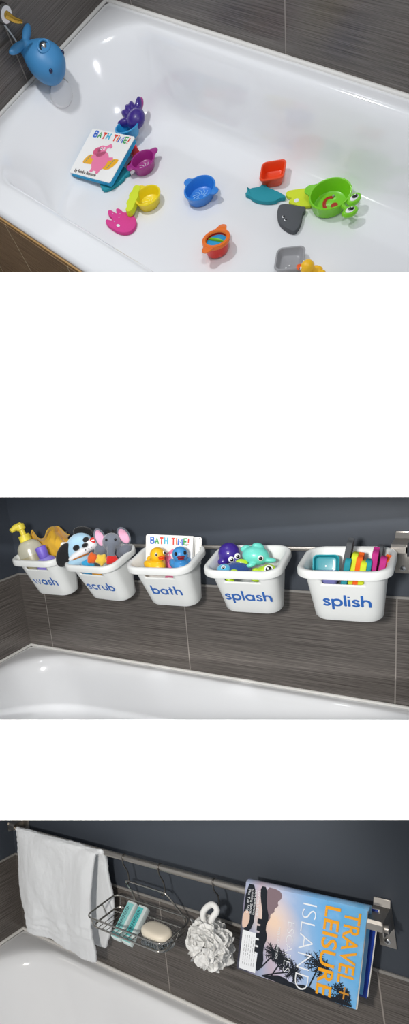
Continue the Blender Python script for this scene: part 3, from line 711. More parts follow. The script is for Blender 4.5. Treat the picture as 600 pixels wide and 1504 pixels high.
for c in ((13, 2, 15), (17, 0, 14), (8, 3, 16.2)): g = G(); pe(g, s, c, (.9, .9, .6)); part('whisker_dot', g, PK, t)
W, s = ff(166, 800, -.13)
t = thing('elephant_plush', 'grey plush elephant with pink ears and dark hair tuft', 'plush elephant', W)
g = G(); pe(g, s, (-2, -4, 4), (14, 14, 12)); pe(g, s, (4, 16, -6), (22, 14, 13)); pe(g, s, (-19, 6, -2), (10, 9, 9), 20); pe(g, s, (16, 10, 4), (11, 8, 8), -25)
g.tube([(p[0] * s, -p[1] * s, p[2] * s) for p in smooth_open([(-2, 0, 10), (-4, 8, 15), (-5, 15, 16), (-1, 19, 17)], 2)], [x * s for x in np.linspace(7.5, 4.2, 13)], 14)
remesh(part('body', g, PG, t), .002, 4)
for c, r, a in (((-18, -12, 2), (7, 14, 3.5), -16), ((17, -11, 0), (7.5, 13, 3.5), -24)):
    g = G(); pe(g, s, (c[0], c[1], c[2] - 1.4), (r[0] + 1.4, r[1] + 1.4, 3), a); e = part('ear', g, PG, t)
    g = G(); pe(g, s, (c[0], c[1] + .5, c[2] + 1.6), (r[0] - 1, r[1] - 1, 2), a); part('ear_lining', g, PP, e)
for c in ((-9, -8, 14.2), (4, -7, 15.2)): g = G(); pe(g, s, c, (1.9, 1.9, 1.6)); part('eye', g, P_blk, t)
g = G()
for i in range(16):
    a = random.uniform(-1, 1); g.tube([((a * 5 - 1) * s, 14 * s, 2 * s), ((a * 7) * s, 18 * s, random.uniform(0, 4) * s), ((a * 9 + 1) * s, random.uniform(20, 23) * s, 2 * s)], [1.4 * s, 1 * s, .2 * s], 6)
part('hair_tuft', g, PK, t)
def finger(u, v, y, m, label, r, lobes=0):
    W, s = ff(u, v, y); g = G(); pe(g, s, (0, 0, 0), (r, r * .95, r * .8))
    for i in range(lobes):
        a = 2 * PI * i / lobes + .4; pe(g, s, (math.cos(a) * r * .75, math.sin(a) * r * .7, 1), (r * .5, r * .42, r * .45), math.degrees(a))
    o = solo('finger_puppet', g, m, label, 'finger puppet', W, 'finger puppets in the scrub bucket'); remesh(o, .0015, 3); return o
finger(136, 820, -.17, PO, 'orange plush puppet above the cyan one in the scrub bucket', 8, 3)
finger(129, 828, -.168, PC, 'cyan plush puppet at the left behind the scrub bucket rim', 8.5, 2)
finger(149, 822, -.172, PY, 'soft yellow star shaped puppet in front of the elephant trunk', 8, 5)
finger(164, 821, -.168, PR, 'red plush puppet at the right below the elephant trunk', 8.5, 3)
finger(144, 843, -.15, M_pl('gold', 'e0a030'), 'gold plush puppet glimpsed through the scrub bucket hand slot', 8, 2)
finger(129, 841, -.145, M_pl('azure', '3f9fd8'), 'blue plush puppet glimpsed through the scrub bucket hand slot', 9, 2)

# bath: books and two ducks
p_tl = hit(2, 214, 785, 1, -.118); p_tr = hit(2, 283, 788, 1, -.112)
ux = (p_tr - p_tl); bwid = ux.length * 1.0; ux.normalize(); vv = Vector((0, .16, 1)).normalized(); vv = (vv - ux * vv.dot(ux)).normalized()
bhgt = bwid * 1.02; org = p_tl - vv * bhgt
book('picture_book', 'upright picture book with bright title, behind the two rubber ducks', BM[2] @ frame(org, ux, vv), bwid, bhgt, .013, M_cover, full=False)
org2 = org + ux * .018 + vv * (bhgt * .45) + Vector((0, .0150, -.004)); t = thing('thick_book', 'plain white thick book standing behind the titled one', 'book', BM[2] @ frame(org2, ux + Vector((0, .05, 0)), vv))
part('cover', G().prism(rrect_xy(0, bwid * .95, 0, bhgt * .53, .006), -.002, 0, .0006).prism(rrect_xy(0, bwid * .95, 0, bhgt * .53, .006), -.017, -.015, .0006), M_cover, t)
g = G()
for i in range(7): g.prism(rrect_xy(.001, bwid * .95 - .002, .001, bhgt * .53 - .002, .005), -.015 + i * .00185, -.015 + i * .00185 + .0016, .0004)
part('pages', g, M_page, t)
P_dy = mat('duck_yellow_b', 'ffc414', .4, coat=.2, bump=.01); P_db = mat('duck_blue', '3f94d6', .4, coat=.2, bump=.01); P_dr = mat('duck_dark_red', '8e2a3a', .45, bump=.01)
def duck2(u, v, y, yaw, mb, mk, label, s, eye):
    p = hit(2, u, v, 1, y); hd = Vector((.016 * s, 0, .055 * s)); R = Euler((0, 0, yaw)).to_matrix(); b = p - R @ hd
    t = thing('rubber_duck', label, 'rubber duck', BM[2] @ LM(b, (0, 0, yaw)), 'rubber ducks in the bath bucket'); duck(t, mb, mk, s, eye); return t
duck2(231, 815, -.175, -.55, P_dy, P_beak, 'yellow rubber duck with orange beak in the bath bucket', 1.02, 'white')
duck2(264, 814, -.165, -1.0, P_db, P_dr, 'blue rubber duck with dark red beak in the bath bucket', 1.02, 'dark')
# splash: four sea squirters
SQ = 'sea animals in the splash bucket'
Q_pur = plast('squirter_purple', '3d2490'); Q_aqua = plast('squirter_aqua', '6fdccb'); Q_db = M_pl('navy', '1e4488'); Q_lb = M_pl('sky', '4fb0d8'); Q_gr = plast('squirter_lime', 'b5d92a')
def eye(t, s, c, r, rz=1, pr=.62, off=(0, 0)):
    g = G(); pe(g, s, c, (r, r, rz)); e = part('eye', g, P_wht, t)
    g = G(); pe(g, s, (c[0] + off[0], c[1] + off[1], c[2] + rz * .6), (r * pr, r * pr, rz * .7)); part('pupil', g, P_blk, e)
    g = G(); pe(g, s, (c[0] + off[0] - r * .2, c[1] + off[1] - r * .25, c[2] + rz * 1.25), (r * .2, r * .2, rz * .2)); part('glint', g, P_wht, e)
W, s = ff(336, 812, -.12)
t = thing('octopus_squirter', 'round purple octopus squirter with two big eyes, left in the splash bucket', 'squirt toy', W, SQ)
g = G(); pe(g, s, (0, 0, 0), (15.5, 15, 14)); pe(g, s, (-9, 12, 0), (8, 6, 8)); pe(g, s, (9, 12, 4), (8, 6, 8)); remesh(part('body', g, Q_pur, t), .002, 4)
eye(t, s, (2.5, 9.5, 12.2), 4.4, 2.2, .6, (.6, .6)); eye(t, s, (11, 5.5, 10.2), 4.4, 2.2, .6, (.6, .6))
W, s = ff(375, 816, -.13)
t = thing('dolphin_squirter', 'aqua dolphin squirter facing right in the splash bucket', 'squirt toy', W, SQ)
g = G(); pe(g, s, (0, 0, 0), (19, 14, 13), 10); pe(g, s, (19, 8, 4), (9, 4, 4.5), 4); pe(g, s, (-13, -11, -2), (8, 5, 4), -10); pe(g, s, (4, -12, 0), (9, 6, 6), 20); pe(g, s, (-7, 13, 8), (7, 3.5, 4), -12)
remesh(part('body', g, Q_aqua, t), .002, 4); eye(t, s, (6.5, 4, 12), 4.2, 2.4, .66, (0, .4))
W, s = ff(345, 838, -.162)
t = thing('fish_plush', 'small navy blue fish with lime fins and sky blue face', 'plush fish', W, SQ)
g = G(); pe(g, s, (2, 0, 0), (21, 13, 12), -4); part('body', g, Q_db, t)
g = G(); pe(g, s, (-15, -2, 3), (11, 9, 10), -4); part('face', g, Q_lb, t)
g = G(); pe(g, s, (-1, 5, 11), (8, 7, 3), 30); pe(g, s, (10, -11, 3), (8.5, 5, 3), 12); pe(g, s, (-9, 13, 0), (8, 5, 4), 30); part('fins', g, Q_gr, t)
eye(t, s, (-16, -5.5, 11.5), 3.2, 1.6, .62)
W, s = ff(390, 840, -.162)
t = thing('frog_squirter', 'lime green frog squirter with one big dark eye showing', 'squirt toy', W, SQ)
g = G(); pe(g, s, (0, 2, 0), (18, 11, 12)); pe(g, s, (4, -4, 4), (10, 7, 8)); pe(g, s, (-14, -2, 3), (5, 5, 5)); pe(g, s, (-14, 9, 0), (8, 5, 5), 10); remesh(part('body', g, Q_gr, t), .002, 4)
eye(t, s, (4, -3.5, 11.5), 6.2, 2.2, .7)
# splish: two square cups and a row of upright foam pieces
W, s = ff(478, 830, -.130, roll=-2)
def sqcup(W, s, m, label, hw, hh, dep):
    t = thing('square_cup', label, 'toy cup', W, 'square cups in the splish bucket'); R = []
    for k_, z in ((.72, -dep), (.84, -dep * .97), (.97, -2), (1.03, -1), (1.03, 0), (.95, .4), (.9, -1.4), (.78, -dep + 2), (.6, -dep + 1.4)):
        R.append([(p[0], p[1], z * s) for p in rrect(-hw * k_ * s, hw * k_ * s, -hh * k_ * s, hh * k_ * s, .42 * min(hw, hh) * k_ * s, 0, 8)])
    part('cup', G().loft(R), m, t); part('drain_hole', G().lathe([(.0022, 0), (.0022, .0006)], 12), P_wht, t, LM((0, -hh * .1 * s, (-dep + 2) * s))); return t
sqcup(W, s, plast('cup_teal', '27a0ad'), 'teal square toy cup tipped on its side in the splish bucket', 16.5, 14, 16)
W, s = ff(477, 845, -.165, roll=-2, turn=0)
sqcup(W @ Matrix.Rotation(-1.0, 4, 'X'), s, plast('cup_lilac', '9a9be0'), 'lilac square toy cup below the teal one in the splish bucket', 17, 13, 14)
slabs = [(513, 797, F_gray, -.15, 'charcoal foam piece, tallest and leftmost in the splish bucket', .12, .16), (511, 822, F_teal, -.165, 'teal foam piece just right of the tall charcoal one', .09, .16),
         (521, 814, F_lime, -.15, 'lime foam piece between the first teal and orange pieces', .1, .15), (528, 819, F_org, -.155, 'orange foam piece between the two lime pieces', .095, .14),
         (534, 826, F_lime, -.165, 'shorter lime foam piece right of the first orange piece', .085, .12), (541, 824, F_teal, -.16, 'teal foam piece in the middle of the foam row', .09, .1),
         (551, 811, F_mag, -.145, 'tall magenta foam piece left of the second charcoal one', .1, .11), (558, 803, F_gray, -.12, 'charcoal foam piece between the two magenta ones', .105, .12),
         (563, 820, F_mag, -.16, 'shorter magenta foam piece second from the right', .085, .14), (569, 823, F_org, -.15, 'orange foam piece at the right end of the foam row', .07, .3)]
for i, (u, v, m, y, lb, hgt, tl) in enumerate(slabs):
    p = hit(2, u, v, 1, y)
    n_ = 10; dy = .062; pts = [(0, -hgt), (0, -hgt * .55), (.004 if i % 2 else -.003, -hgt * .4), (0, -hgt * .22), (0, -.006), (.008, 0), (dy * .35, 0), (dy * .5, -.010 if i % 3 else .007), (dy * .7, -.004), (dy - .006, -.012), (dy, -hgt * .3), (dy * .9, -hgt * .6), (dy, -hgt)]
    q = smooth_closed(pts, 1); g = G().prism(q, -.0065, .0065, .0015)
    g.v = [(a[2], a[0], a[1]) for a in g.v]
    solo('foam_piece', g, m, lb, 'foam toy', BM[2] @ LM(p, (0, tl * 1.1, .1)), 'foam pieces in the splish bucket')
# ================================================================== bay 3: towel, soap basket, pouf and magazine on the rail
Y3, Z3 = -.06, .4095
t = thing('towel_rail', 'steel rail holding the folded towel, hooks and magazine', 'rail', BM[3] @ LM((.7, Y3, Z3)))
part('tube', G().tube([(-.62, 0, 0), (.622, 0, 0)], .0088, 24), M_steel, t)
bracket(3, 1.297, .388, Y3, Z3, 'steel bracket with two screws right of the hanging magazine', 1)
bracket(3, .085, .388, Y3, Z3, 'dark steel bracket peeping out left of the white towel', -1)
# towel
def h3(u, v, y): return hit(3, u, v, 1, y)
M_terry = mat('white_terry', 'eef1f4', .95, bump=.9, bscale=600, sheen=.4)
def row(pl, pr): return (pl, pr)
yF = -.088
rows = [row(h3(40, 1340, -.034), h3(158, 1392, -.034)), row(h3(34, 1310, -.034), h3(166, 1360, -.034)), row(h3(30, 1270, -.034), h3(170, 1325, -.034)), row(h3(26, 1232, -.038), h3(164, 1290, -.036)),
        row(h3(26, 1222, -.044), h3(160, 1266, -.042)), row(h3(26, 1215, -.054), h3(157, 1252, -.054))]
for a, b in (((24, 1214, -.066), (152, 1248.5, -.066)), ((24, 1217, -.076), (144, 1250, -.078)), ((25, 1226, -.084), (140, 1258, -.088)), ((26, 1245, -.086), (137, 1280, -.09)), ((29, 1275, -.088), (134, 1310, -.092)),
             ((33, 1300, -.088), (133, 1340, -.09)), ((36, 1320, -.088), (134, 1358, -.092)), ((39, 1340, -.088), (138, 1378, -.094)), ((41, 1354, -.088), (142, 1398, -.094)), ((43, 1366, -.088), (143, 1415, -.092))):
    rows.append(row(h3(*a), h3(*b)))
NS = 48; vs = []
# resample rows
def cr(a, b, c, d, t): return .5 * ((2 * b) + (c - a) * t + (2 * a - 5 * b + 4 * c - d) * t * t + (3 * b - a - 3 * c + d) * t ** 3)
RR = []
for i in range(len(rows) - 1):
    for q in range(4):
        g4 = [rows[max(0, min(len(rows) - 1, i + j))] for j in (-1, 0, 1, 2)]
        RR.append(tuple(cr(g4[0][e], g4[1][e], g4[2][e], g4[3][e], q / 4) for e in (0, 1)))
RR.append(rows[-1]); nR = len(RR)
for j, (a, b) in enumerate(RR):
    t_ = j / (nR - 1)
    for i in range(NS + 1):
        s_ = i / NS; p = a.lerp(b, s_); front = max(0, (t_ - .45) / .55)
        drop = .5 * front * front * (.018 * math.sin(s_ * PI) * -1 + .010 * math.sin(s_ * 9))
        w_ = .014 * front * math.sin(s_ * 7.5 + front * 1.2) + .010 * noise.noise(Vector((s_ * 5, t_ * 7, 2))) + .004 * noise.noise(Vector((s_ * 14, t_ * 18, 5)))
        band = 0
        for c0 in (.70, .745, .79, .86): band += math.exp(-((front - c0 - .03 * math.sin(s_ * 5)) / .014) ** 2)
        p = p + Vector((0, -w_ - band * .009 if t_ > .45 else w_, drop))
        e = min(s_, 1 - s_); p.y += (.004 * math.exp(-e / .02)) if t_ > .45 else 0
        vs.append(p)
g = G().add(vs, [(j * (NS + 1) + i, j * (NS + 1) + i + 1, (j + 1) * (NS + 1) + i + 1, (j + 1) * (NS + 1) + i) for j in range(nR - 1) for i in range(NS)])
o = solo('towel', g, M_terry, 'thick white terry towel folded over the left end of the rail', 'towel', BM[3])
q = o.modifiers.new('t', 'SOLIDIFY'); q.thickness = .013; q.offset = -1; q.use_rim = True
subsurf(o, 1)
tx = bpy.data.textures.new('pile', 'CLOUDS'); tx.noise_scale = .006
q = o.modifiers.new('d', 'DISPLACE'); q.texture = tx; q.strength = .0045; q.texture_coords = 'LOCAL'; q.mid_level = .5

# S hooks
def s_hook(x, zlow, label, name='s_hook', ylow=-.058, m=None):
    R = .0095; p = [(0, R * math.cos(a), R * math.sin(a)) for a in [math.radians(-70 + 25 * i) for i in range(11)]]
    p = [(0, R + .0 - 2 * 0, 0)] if False else p
    d = zlow - Z3
    p += [(0, -R * 1.02, -.006), (.001, -R * .8, -.02), (.002, ylow - Y3 + .004, d * .6), (.003, ylow - Y3 + .004, d + .012)]
    p += [(.003, ylow - Y3 + .004 - .009 + .009 * math.cos(a), d + .005 - .009 * math.sin(a)) for a in [math.radians(20 + 28 * i) for i in range(6)]]
    return solo(name, G().tube(smooth_open(p, 1), .0021, 10), m or mat('hook_steel', '77736e', .3, 1, bump=.02), label, 'hook', BM[3] @ LM((x, Y3, Z3)), 'hooks on the rail')
s_hook(.601, .338, 'left steel hook from which the wire basket hangs')
s_hook(.731, .338, 'right steel hook from which the wire basket hangs')
s_hook(.905, .352, 'steel hook from which the white bath pouf hangs')

# wire basket
M_wire = mat('wire_chrome', 'b9b6b0', .22, 1, bump=.01)
t = thing('wire_basket', 'chrome wire soap basket hanging from two hooks', 'soap basket', BM[3])
X0, X1, YA, YB, ZU, ZL = .527, .800, -.172, -.036, .274, .246
def ring(x0, x1, y0, y1, r, z): return rrect(x0, x1, y0, y1, r, z, 6)
part('upper_rim', G().tube(ring(X0, X1, YA, YB, .022, ZU), .0026, 10, True), M_wire, t)
part('lower_rim', G().tube(ring(X0 + .014, X1 - .014, YA + .008, YB - .008, .02, ZL), .0026, 10, True), M_wire, t)
for i in range(15):
    x = X0 + .03 + (X1 - X0 - .06) * i / 14
    part('cross_wire', G().tube([(x, YA + .008, ZL + .001), (x, YA + .013, ZL - .004), (x, YB - .013, ZL - .004), (x, YB - .008, ZL + .001)], .0011, 6), M_wire, t)
for y in (YA + .035, YB - .035): part('support_wire', G().tube([(X0 + .014, y, ZL), (X1 - .014, y, ZL)], .0016, 6), M_wire, t)
for x, y in ((X0 + .02, YA), (X1 - .02, YA), (X0 + .02, YB), (X1 - .02, YB), (X0, -.1), (X1, -.1)):
    cx = max(X0 + .014, min(X1 - .014, x)); cy = max(YA + .008, min(YB - .008, y)); part('upright_wire', G().tube([(x, y, ZU), (cx, cy, ZL)], .0018, 6), M_wire, t)
hb = [(.603, YB, ZU), (.600, -.040, .300), (.592, -.054, .330), (.594, -.058, .340), (.602, -.059, .3405), (.728, -.059, .3395), (.742, -.057, .335), (.760, -.048, .305), (.775, YB, ZU), (.779, YB, ZU - .02)]
part('hanger', G().tube(smooth_open(hb, 2), .0027, 10), M_wire, t)
# soap dish and soap
c = hit(3, 230, 1371, 2, .268)
t = thing('soap_dish', 'clear spiked soap rest lying in the wire basket', 'soap dish', BM[3] @ LM((c.x, c.y, ZL - .003), (0, 0, -.05)))
Mg = mat('clear_plastic', 'dfe8ee', .08, trans=.9, bump=.02)
part('plate', G().loft([ring(-.045, .045, -.032, .032, .028, 0), ring(-.047, .047, -.034, .034, .03, .0015), ring(-.045, .045, -.032, .032, .028, .003)]), Mg, t)
sp = G()
for i in range(9):
    for j in range(6):
        x, y = (i - 4) * .0095, (j - 2.5) * .0105
        if (x / .044) ** 2 + (y / .031) ** 2 < 1: sp.lathe([(.0017, 0), (.0013, .010), (.0006, .0115)], 6); sp.v[-18:] = [(a + x, b + y, z + .002) for a, b, z in sp.v[-18:]]
part('spikes', sp, Mg, t)
g = G(); pr = [(.50, -.013), (.8, -.0125), (.95, -.008), (1, 0), (.96, .008), (.82, .0125), (.5, .0145), (.05, .015)]
rings = []
for k_, z in smooth_open(pr, 1): rings.append([(math.copysign(abs(math.cos(a)) ** .8, math.cos(a)) * .046 * k_, math.copysign(abs(math.sin(a)) ** .8, math.sin(a)) * .031 * k_, z) for a in [2 * PI * i / 40 for i in range(40)]])
solo('soap_bar', g.loft(rings), mat('cream_soap', 'efe5d2', .45, sss=.15, bump=.03, bscale=40), 'cream oval bar of soap resting in the wire basket', 'soap', BM[3] @ LM((c.x, c.y, ZL + .024), (.0, 0.0, -.1)))
# two packets
M_aq = mat('carton_aqua', '8fd6d4', .4, bump=.02); M_aq2 = mat('carton_bright_aqua', '5cc9c9', .4, bump=.02); M_cw = mat('carton_white', 'dfeceb', .4, bump=.02); M_tx = mat('carton_ink', '2c5560', .6, bump=.02)
for n_, (a, b, lab) in enumerate((((168, 1377, -.150), (194, 1324, -.062), 'left aqua and white carton leaning in the wire basket'), ((184, 1384, -.150), (209, 1330, -.062), 'right aqua and white carton leaning in the wire basket'))):
    pa, pb = h3(*a), h3(*b); L_ = (pb - pa).length; v = (pb - pa).normalized(); u = Vector((1, -.05, 0)); fm = frame(pa, u, v)
    t = thing('soap_carton', lab, 'carton', BM[3] @ fm, 'cartons in the wire basket'); w_ = .031
    part('box', G().box((0, L_ / 2, -.009), (w_, L_, .018), .0012), M_cw, t)
    part('colour_panel', G().prism(rrect_xy(-w_ / 2 + .001, w_ / 2 - (.010 if n_ else .006), .018, L_ - .006, .002), 0, .0003, .0001), M_aq2 if n_ else M_aq, t, smooth=False)
    # illegible rows of small print, as bars of letter-like ticks
    g = G(); rnd = random.Random(5 + n_)
    for col in range(3):
        x = -w_ / 2 + .006 + col * .0042; y = .03
        while y < L_ - .02:
            l = rnd.uniform(.003, .008); g.strokes([[(x, y), (x, y + l)]], .0009 if col != 1 else .0013, .1, 4); y += l + .002
    part('small_print', g, M_tx, t, LM((0, 0, .0004)))
    part('tape_label', G().prism(rrect_xy(-w_ / 2 + .0005, w_ / 2 - .0005, .002, .014, .001), 0, .0002, .0001), M_aq, t, smooth=False)

# pouf
c = h3(308, 1386, -.085); R_ = .064
M_net = mat('white_netting', 'f4f4f2', .8, bump=.5, bscale=900, sss=.6); 
t = thing('bath_pouf', 'white ruffled mesh bath pouf hanging between basket and magazine', 'bath pouf', BM[3] @ LM(c))
g = G(); rnd = random.Random(3)
for i in range(170):
    z = 1 - 2 * (i + .5) / 170; a = i * 2.39996; n = Vector((math.sqrt(1 - z * z) * math.cos(a), math.sqrt(1 - z * z) * math.sin(a), z))
    if n.y > .75: continue
    x = n.orthogonal().normalized(); x = Matrix.Rotation(rnd.uniform(0, 6.28), 3, n) @ x; y = n.cross(x); tilt = rnd.uniform(-.9, .9)
    nn = (n + x * tilt).normalized(); ax = nn.cross(y).normalized()
    rnd_r = rnd.uniform(.62, .78); ph = rnd.uniform(0, 6); K = 40; r0 = rnd.uniform(.020, .027); rings = []
    for rr in (.15, .5, .8, 1.0):
        rg = []
        for q in range(K):
            t_ = 2 * PI * q / K; rad = r0 * rr; hgt = .0055 * rr * rr * math.sin(t_ * 3 + ph) + .0022 * rr * rr * math.sin(t_ * 8 + ph) 
            # folded petal: deep valley through the middle
            lx, ly = rad * math.cos(t_), rad * math.sin(t_)
            hgt += (lx * lx) * 9
            rg.append(n * R_ * rnd_r + y * ly + ax * lx * .8 + nn * hgt)
        rings.append(rg)
    g.loft(rings, cap0=False, cap1=False)
o = part('netting', g, M_net, t, smooth=180); subsurf(o, 1)
g = G().ell((0, 0, 0), R_ * .68); part('core', g, M_net, t)
l0 = h3(314, 1328, -.078) - c; l1 = h3(303, 1356, -.085) - c
lp = [l1 + Vector((.013, 0, -.01)), l1 + Vector((.018, -.003, .018)), l0 + Vector((.012, -.002, -.012)), l0 + Vector((-.002, 0, 0)), l0 + Vector((-.020, .002, -.010)), l1 + Vector((-.012, .002, .022)), l1 + Vector((-.008, .004, -.01))]
part('loop', G().tube(smooth_open([tuple(p) for p in lp], 2), .0075, 12), M_net, t)

# magazine straddling the rail, read sideways: page top to the right
TL, TR, BR, BL = h3(359.5, 1296.5, -.072), h3(542.5, 1340, -.072), h3(519, 1478, -.086), h3(348.5, 1421.5, -.086)
ex = ((TR - TL) + (BR - BL)).normalized(); ed = ((BL - TL) + (BR - TR)); ed = (ed - ex * ed.dot(ex)).normalized()
ctr = (TL + TR + BL + BR) / 4; wm = ((TR - TL).length + (BR - BL).length) / 2; hm = ((BL - TL).length + (BR - TR).length) / 2
# cover frame: x = page up (to the right), y = towards the fold, z out
cf = frame(ctr - ex * wm / 2 + ed * hm / 2, ex, -ed)   # origin: lower left corner
inv = cf.inverted(); Mq = [inv @ p for p in (BL, BR, TR, TL)]
shx = ((Mq[3].x + Mq[2].x) - (Mq[0].x + Mq[1].x)) / 2 / hm   # the sheets hang slightly skewed
t = thing('travel_magazine', 'travel magazine hung open over the rail, island sunset cover facing out', 'magazine', BM[3] @ cf)
SH = Matrix.Identity(4)
def mk_cover_mat():
    m = bpy.data.materials.new('cover_print'); m.use_nodes = True; nt = m.node_tree; N = nt.nodes; L = nt.links; b = N['Principled BSDF']
    tc = N.new('ShaderNodeTexCoord'); sp = N.new('ShaderNodeSeparateXYZ'); L.new(tc.outputs['Object'], sp.inputs[0])
    d = N.new('ShaderNodeMath'); d.operation = 'DIVIDE'; L.new(sp.outputs[0], d.inputs[0]); d.inputs[1].default_value = wm
    r = N.new('ShaderNodeValToRGB'); cr_ = r.color_ramp; cols = [(0, '3a3a4c'), (.05, '8a86a0'), (.13, 'a8b4d0'), (.24, 'c9b8c8'), (.38, 'c8cbe6'), (.52, 'a4bfe6'), (.68, '7fb8ea'), (.85, '5aaee8'), (1, '6fb6e6')]
    cr_.elements[0].position = 0; cr_.elements[0].color = lin(cols[0][1]); cr_.elements[1].position = 1; cr_.elements[1].color = lin(cols[-1][1])
    for p_, c_ in cols[1:-1]: e = cr_.elements.new(p_); e.color = lin(c_)
    L.new(d.outputs[0], r.inputs[0])
    # sunset patch
    v = N.new('ShaderNodeVectorMath'); v.operation = 'DISTANCE'; L.new(tc.outputs['Object'], v.inputs[0]); v.inputs[1].default_value = (wm * .30, hm * .66, 0)
    k = N.new('ShaderNodeMapRange'); L.new(v.outputs['Value'], k.inputs[0]); k.inputs[1].default_value = .012; k.inputs[2].default_value = .075; k.inputs[3].default_value = .9; k.inputs[4].default_value = 0
    mx = N.new('ShaderNodeMixRGB'); L.new(k.outputs[0], mx.inputs[0]); L.new(r.outputs[0], mx.inputs[1]); mx.inputs[2].default_value = lin('fbdcc0')
    n = N.new('ShaderNodeTexNoise'); n.inputs['Scale'].default_value = 14; n.inputs['Detail'].default_value = 5; L.new(tc.outputs['Object'], n.inputs['Vector'])
    k2 = N.new('ShaderNodeMapRange'); L.new(n.outputs['Fac'], k2.inputs[0]); k2.inputs[1].default_value = .48; k2.inputs[2].default_value = .75; k2.inputs[3].default_value = 0; k2.inputs[4].default_value = .35
    m2 = N.new('ShaderNodeMixRGB'); L.new(k2.outputs[0], m2.inputs[0]); L.new(mx.outputs[0], m2.inputs[1]); m2.inputs[2].default_value = lin('e9eef8')
    L.new(m2.outputs[0], b.inputs['Base Color']); b.inputs['Roughness'].default_value = .3; return m
M_cp = mk_cover_mat(); MK = mat('print_dark', '101722', .35, bump=.01); M_wp = mat('print_white', 'f4f7fb', .35, bump=.01); M_yl = mat('print_amber', 'f5a81c', .35, bump=.01); M_mt = mat('print_mountain', '86727a', .35, bump=.01); M_navy = mat('back_navy', '123a9c', .35, bump=.01)
def sheet(z0, z1, ofs=0, dx=0):
    g = G(); nx = 14; vs = []
    for zz in (z0, z1):
        for i in range(nx + 1):
            for j in range(9):
                b = j / 8; a = i / nx
                vs.append((a * wm + dx * (1 - b) + shx * (b - .5) * hm, b * hm - ofs * (1 - b) * 0 + (ofs if j == 0 else 0), zz + 0))
    n1 = (nx + 1) * 9; fs = []
    for l in (0, 1):
        for i in range(nx):
            for j in range(8): fs.append((l * n1 + i * 9 + j, l * n1 + (i + 1) * 9 + j, l * n1 + (i + 1) * 9 + j + 1, l * n1 + i * 9 + j + 1))
    for i in range(nx):
        for j in (0, 8): a = i * 9 + j; fs.append((a, a + 9, a + 9 + n1, a + n1))
    for j in range(8):
        for i in (0, nx): a = i * 9 + j; fs.append((a, a + 1, a + 1 + n1, a + n1))
    return g.add(vs, fs)
part('front_cover', sheet(-.0008, 0), M_cp, t, smooth=False)
pg = G()
for i in range(5): s2 = sheet(-.0008 - (i + 1) * .0011, -.0008 - i * .0011 - .0003, -.0012 * (i % 2), .0012 * (i % 3)); pg.add(s2.v, s2.f)
part('front_pages', pg, M_page, t, smooth=False)
# over the rail and down the back
g = G(); vs = []
sec = [(hm - .001, 0), (hm + .0015, -.003), (hm + .003, -.012), (hm + .001, -.020), (hm - .006, -.026), (hm * .5, -.034), (.012, -.040)]
for th in (0, .004):
    for i in range(2):
        for (yy, zz) in sec: vs.append((i * (wm + .002) + shx * (min(yy, hm) / hm - .5) * hm, yy - (th * .6 if yy > hm - .002 else 0), zz + (-th * .2 if zz > -.01 else th * .9)))
n = len(sec); fs = []
for l in (0, 1):
    for j in range(n - 1): b = l * 2 * n; fs.append((b + j, b + n + j, b + n + j + 1, b + j + 1))
for j in range(n - 1):
    for i in (0, 1): a = i * n + j; fs.append((a, a + 1, a + 1 + 2 * n, a + 2 * n))
fs.append((n - 1, 2 * n - 1, 4 * n - 1, 3 * n - 1)); fs.append((0, n, 3 * n, 2 * n))
g.add(vs, fs); part('back_half', g, M_cp, t, smooth=50)
bk = G().prism([(wm * .3 - shx * hm * .45, .015), (wm + .012 - shx * hm * .5, .006), (wm + .012 + shx * hm * .42, hm * .93), (wm * .3 + shx * hm * .42, hm * .93)], -.040, -.0385, .0004); part('back_cover', bk, M_navy, t, smooth=False)
bk = G().prism([(wm * .3 - shx * hm * .45, .017), (wm + .0145 - shx * hm * .5, .009), (wm + .0145 + shx * hm * .42, hm * .93), (wm * .3 + shx * hm * .42, hm * .93)], -.0435, -.0402, .0004); part('back_pages', bk, M_page, t, smooth=False)
def dec(g, m, nm, z=.0002, smooth=False): return part(nm, g, m, t, LM((0, 0, z)), smooth=smooth)
def cx_(q): return (q[0] * wm + shx * (q[1] - .5) * hm, q[1] * hm)
def poly(pts, m, nm, z=.0002, sm=0, h=.0002):
    P = [cx_(p) for p in pts]
    if sm: P = smooth_closed(P, sm)
    return dec(G().prism(P, 0, h, .00003), m, nm, z)
# page coordinates: a = up the page (to the right), b = 1 at the fold, 0 at the fore edge
poly([(.19, 1), (.30, .995), (.335, .95), (.33, .90), (.30, .86), (.315, .82), (.28, .78), (.285, .74), (.25, .71), (.255, .66), (.23, .62), (.21, .66), (.2, .8)], M_mt, 'printed_mountain', .0002, 1)
poly([(.14, .995), (.20, .995), (.21, .80), (.245, .66), (.22, .55), (.25, .45), (.22, .32), (.24, .15), (.20, .05), (.17, .06), (.18, .3), (.17, .5), (.185, .7), (.15, .85)], MK, 'printed_shore', .0004, 1)
poly([(.01, .99), (.10, .99), (.12, .62), (.085, .45), (.01, .46)], MK, 'printed_dark_beach', .0002, 1)
poly([(.005, .66), (.05, .70), (.075, .62), (.06, .52), (.03, .48), (.005, .50)], mat('print_foam', 'e9c9b6', .35, bump=.01), 'printed_sunlit_sea', .0004, 1)
for a in (.16, .175, .155):
    pass
for b in (.60, .52, .44, .36, .28): poly([(.145, b + .03), (.205, b + .035), (.225, b), (.205, b - .03), (.145, b - .025)], MK, 'printed_hut', .0006)
poly([(.02, .02), (.175, .02), (.175, .46), (.02, .46)], M_wp, 'address_label', .0004)
g = G(); rnd = random.Random(8)
for i in range(6):
    x = .05 + i * .02; y = .08
    while y < .40: l = rnd.uniform(.02, .05); g.strokes([[cx_((x, y)), cx_((x, y + l))]], .0006, .1, 4); y += l + .015
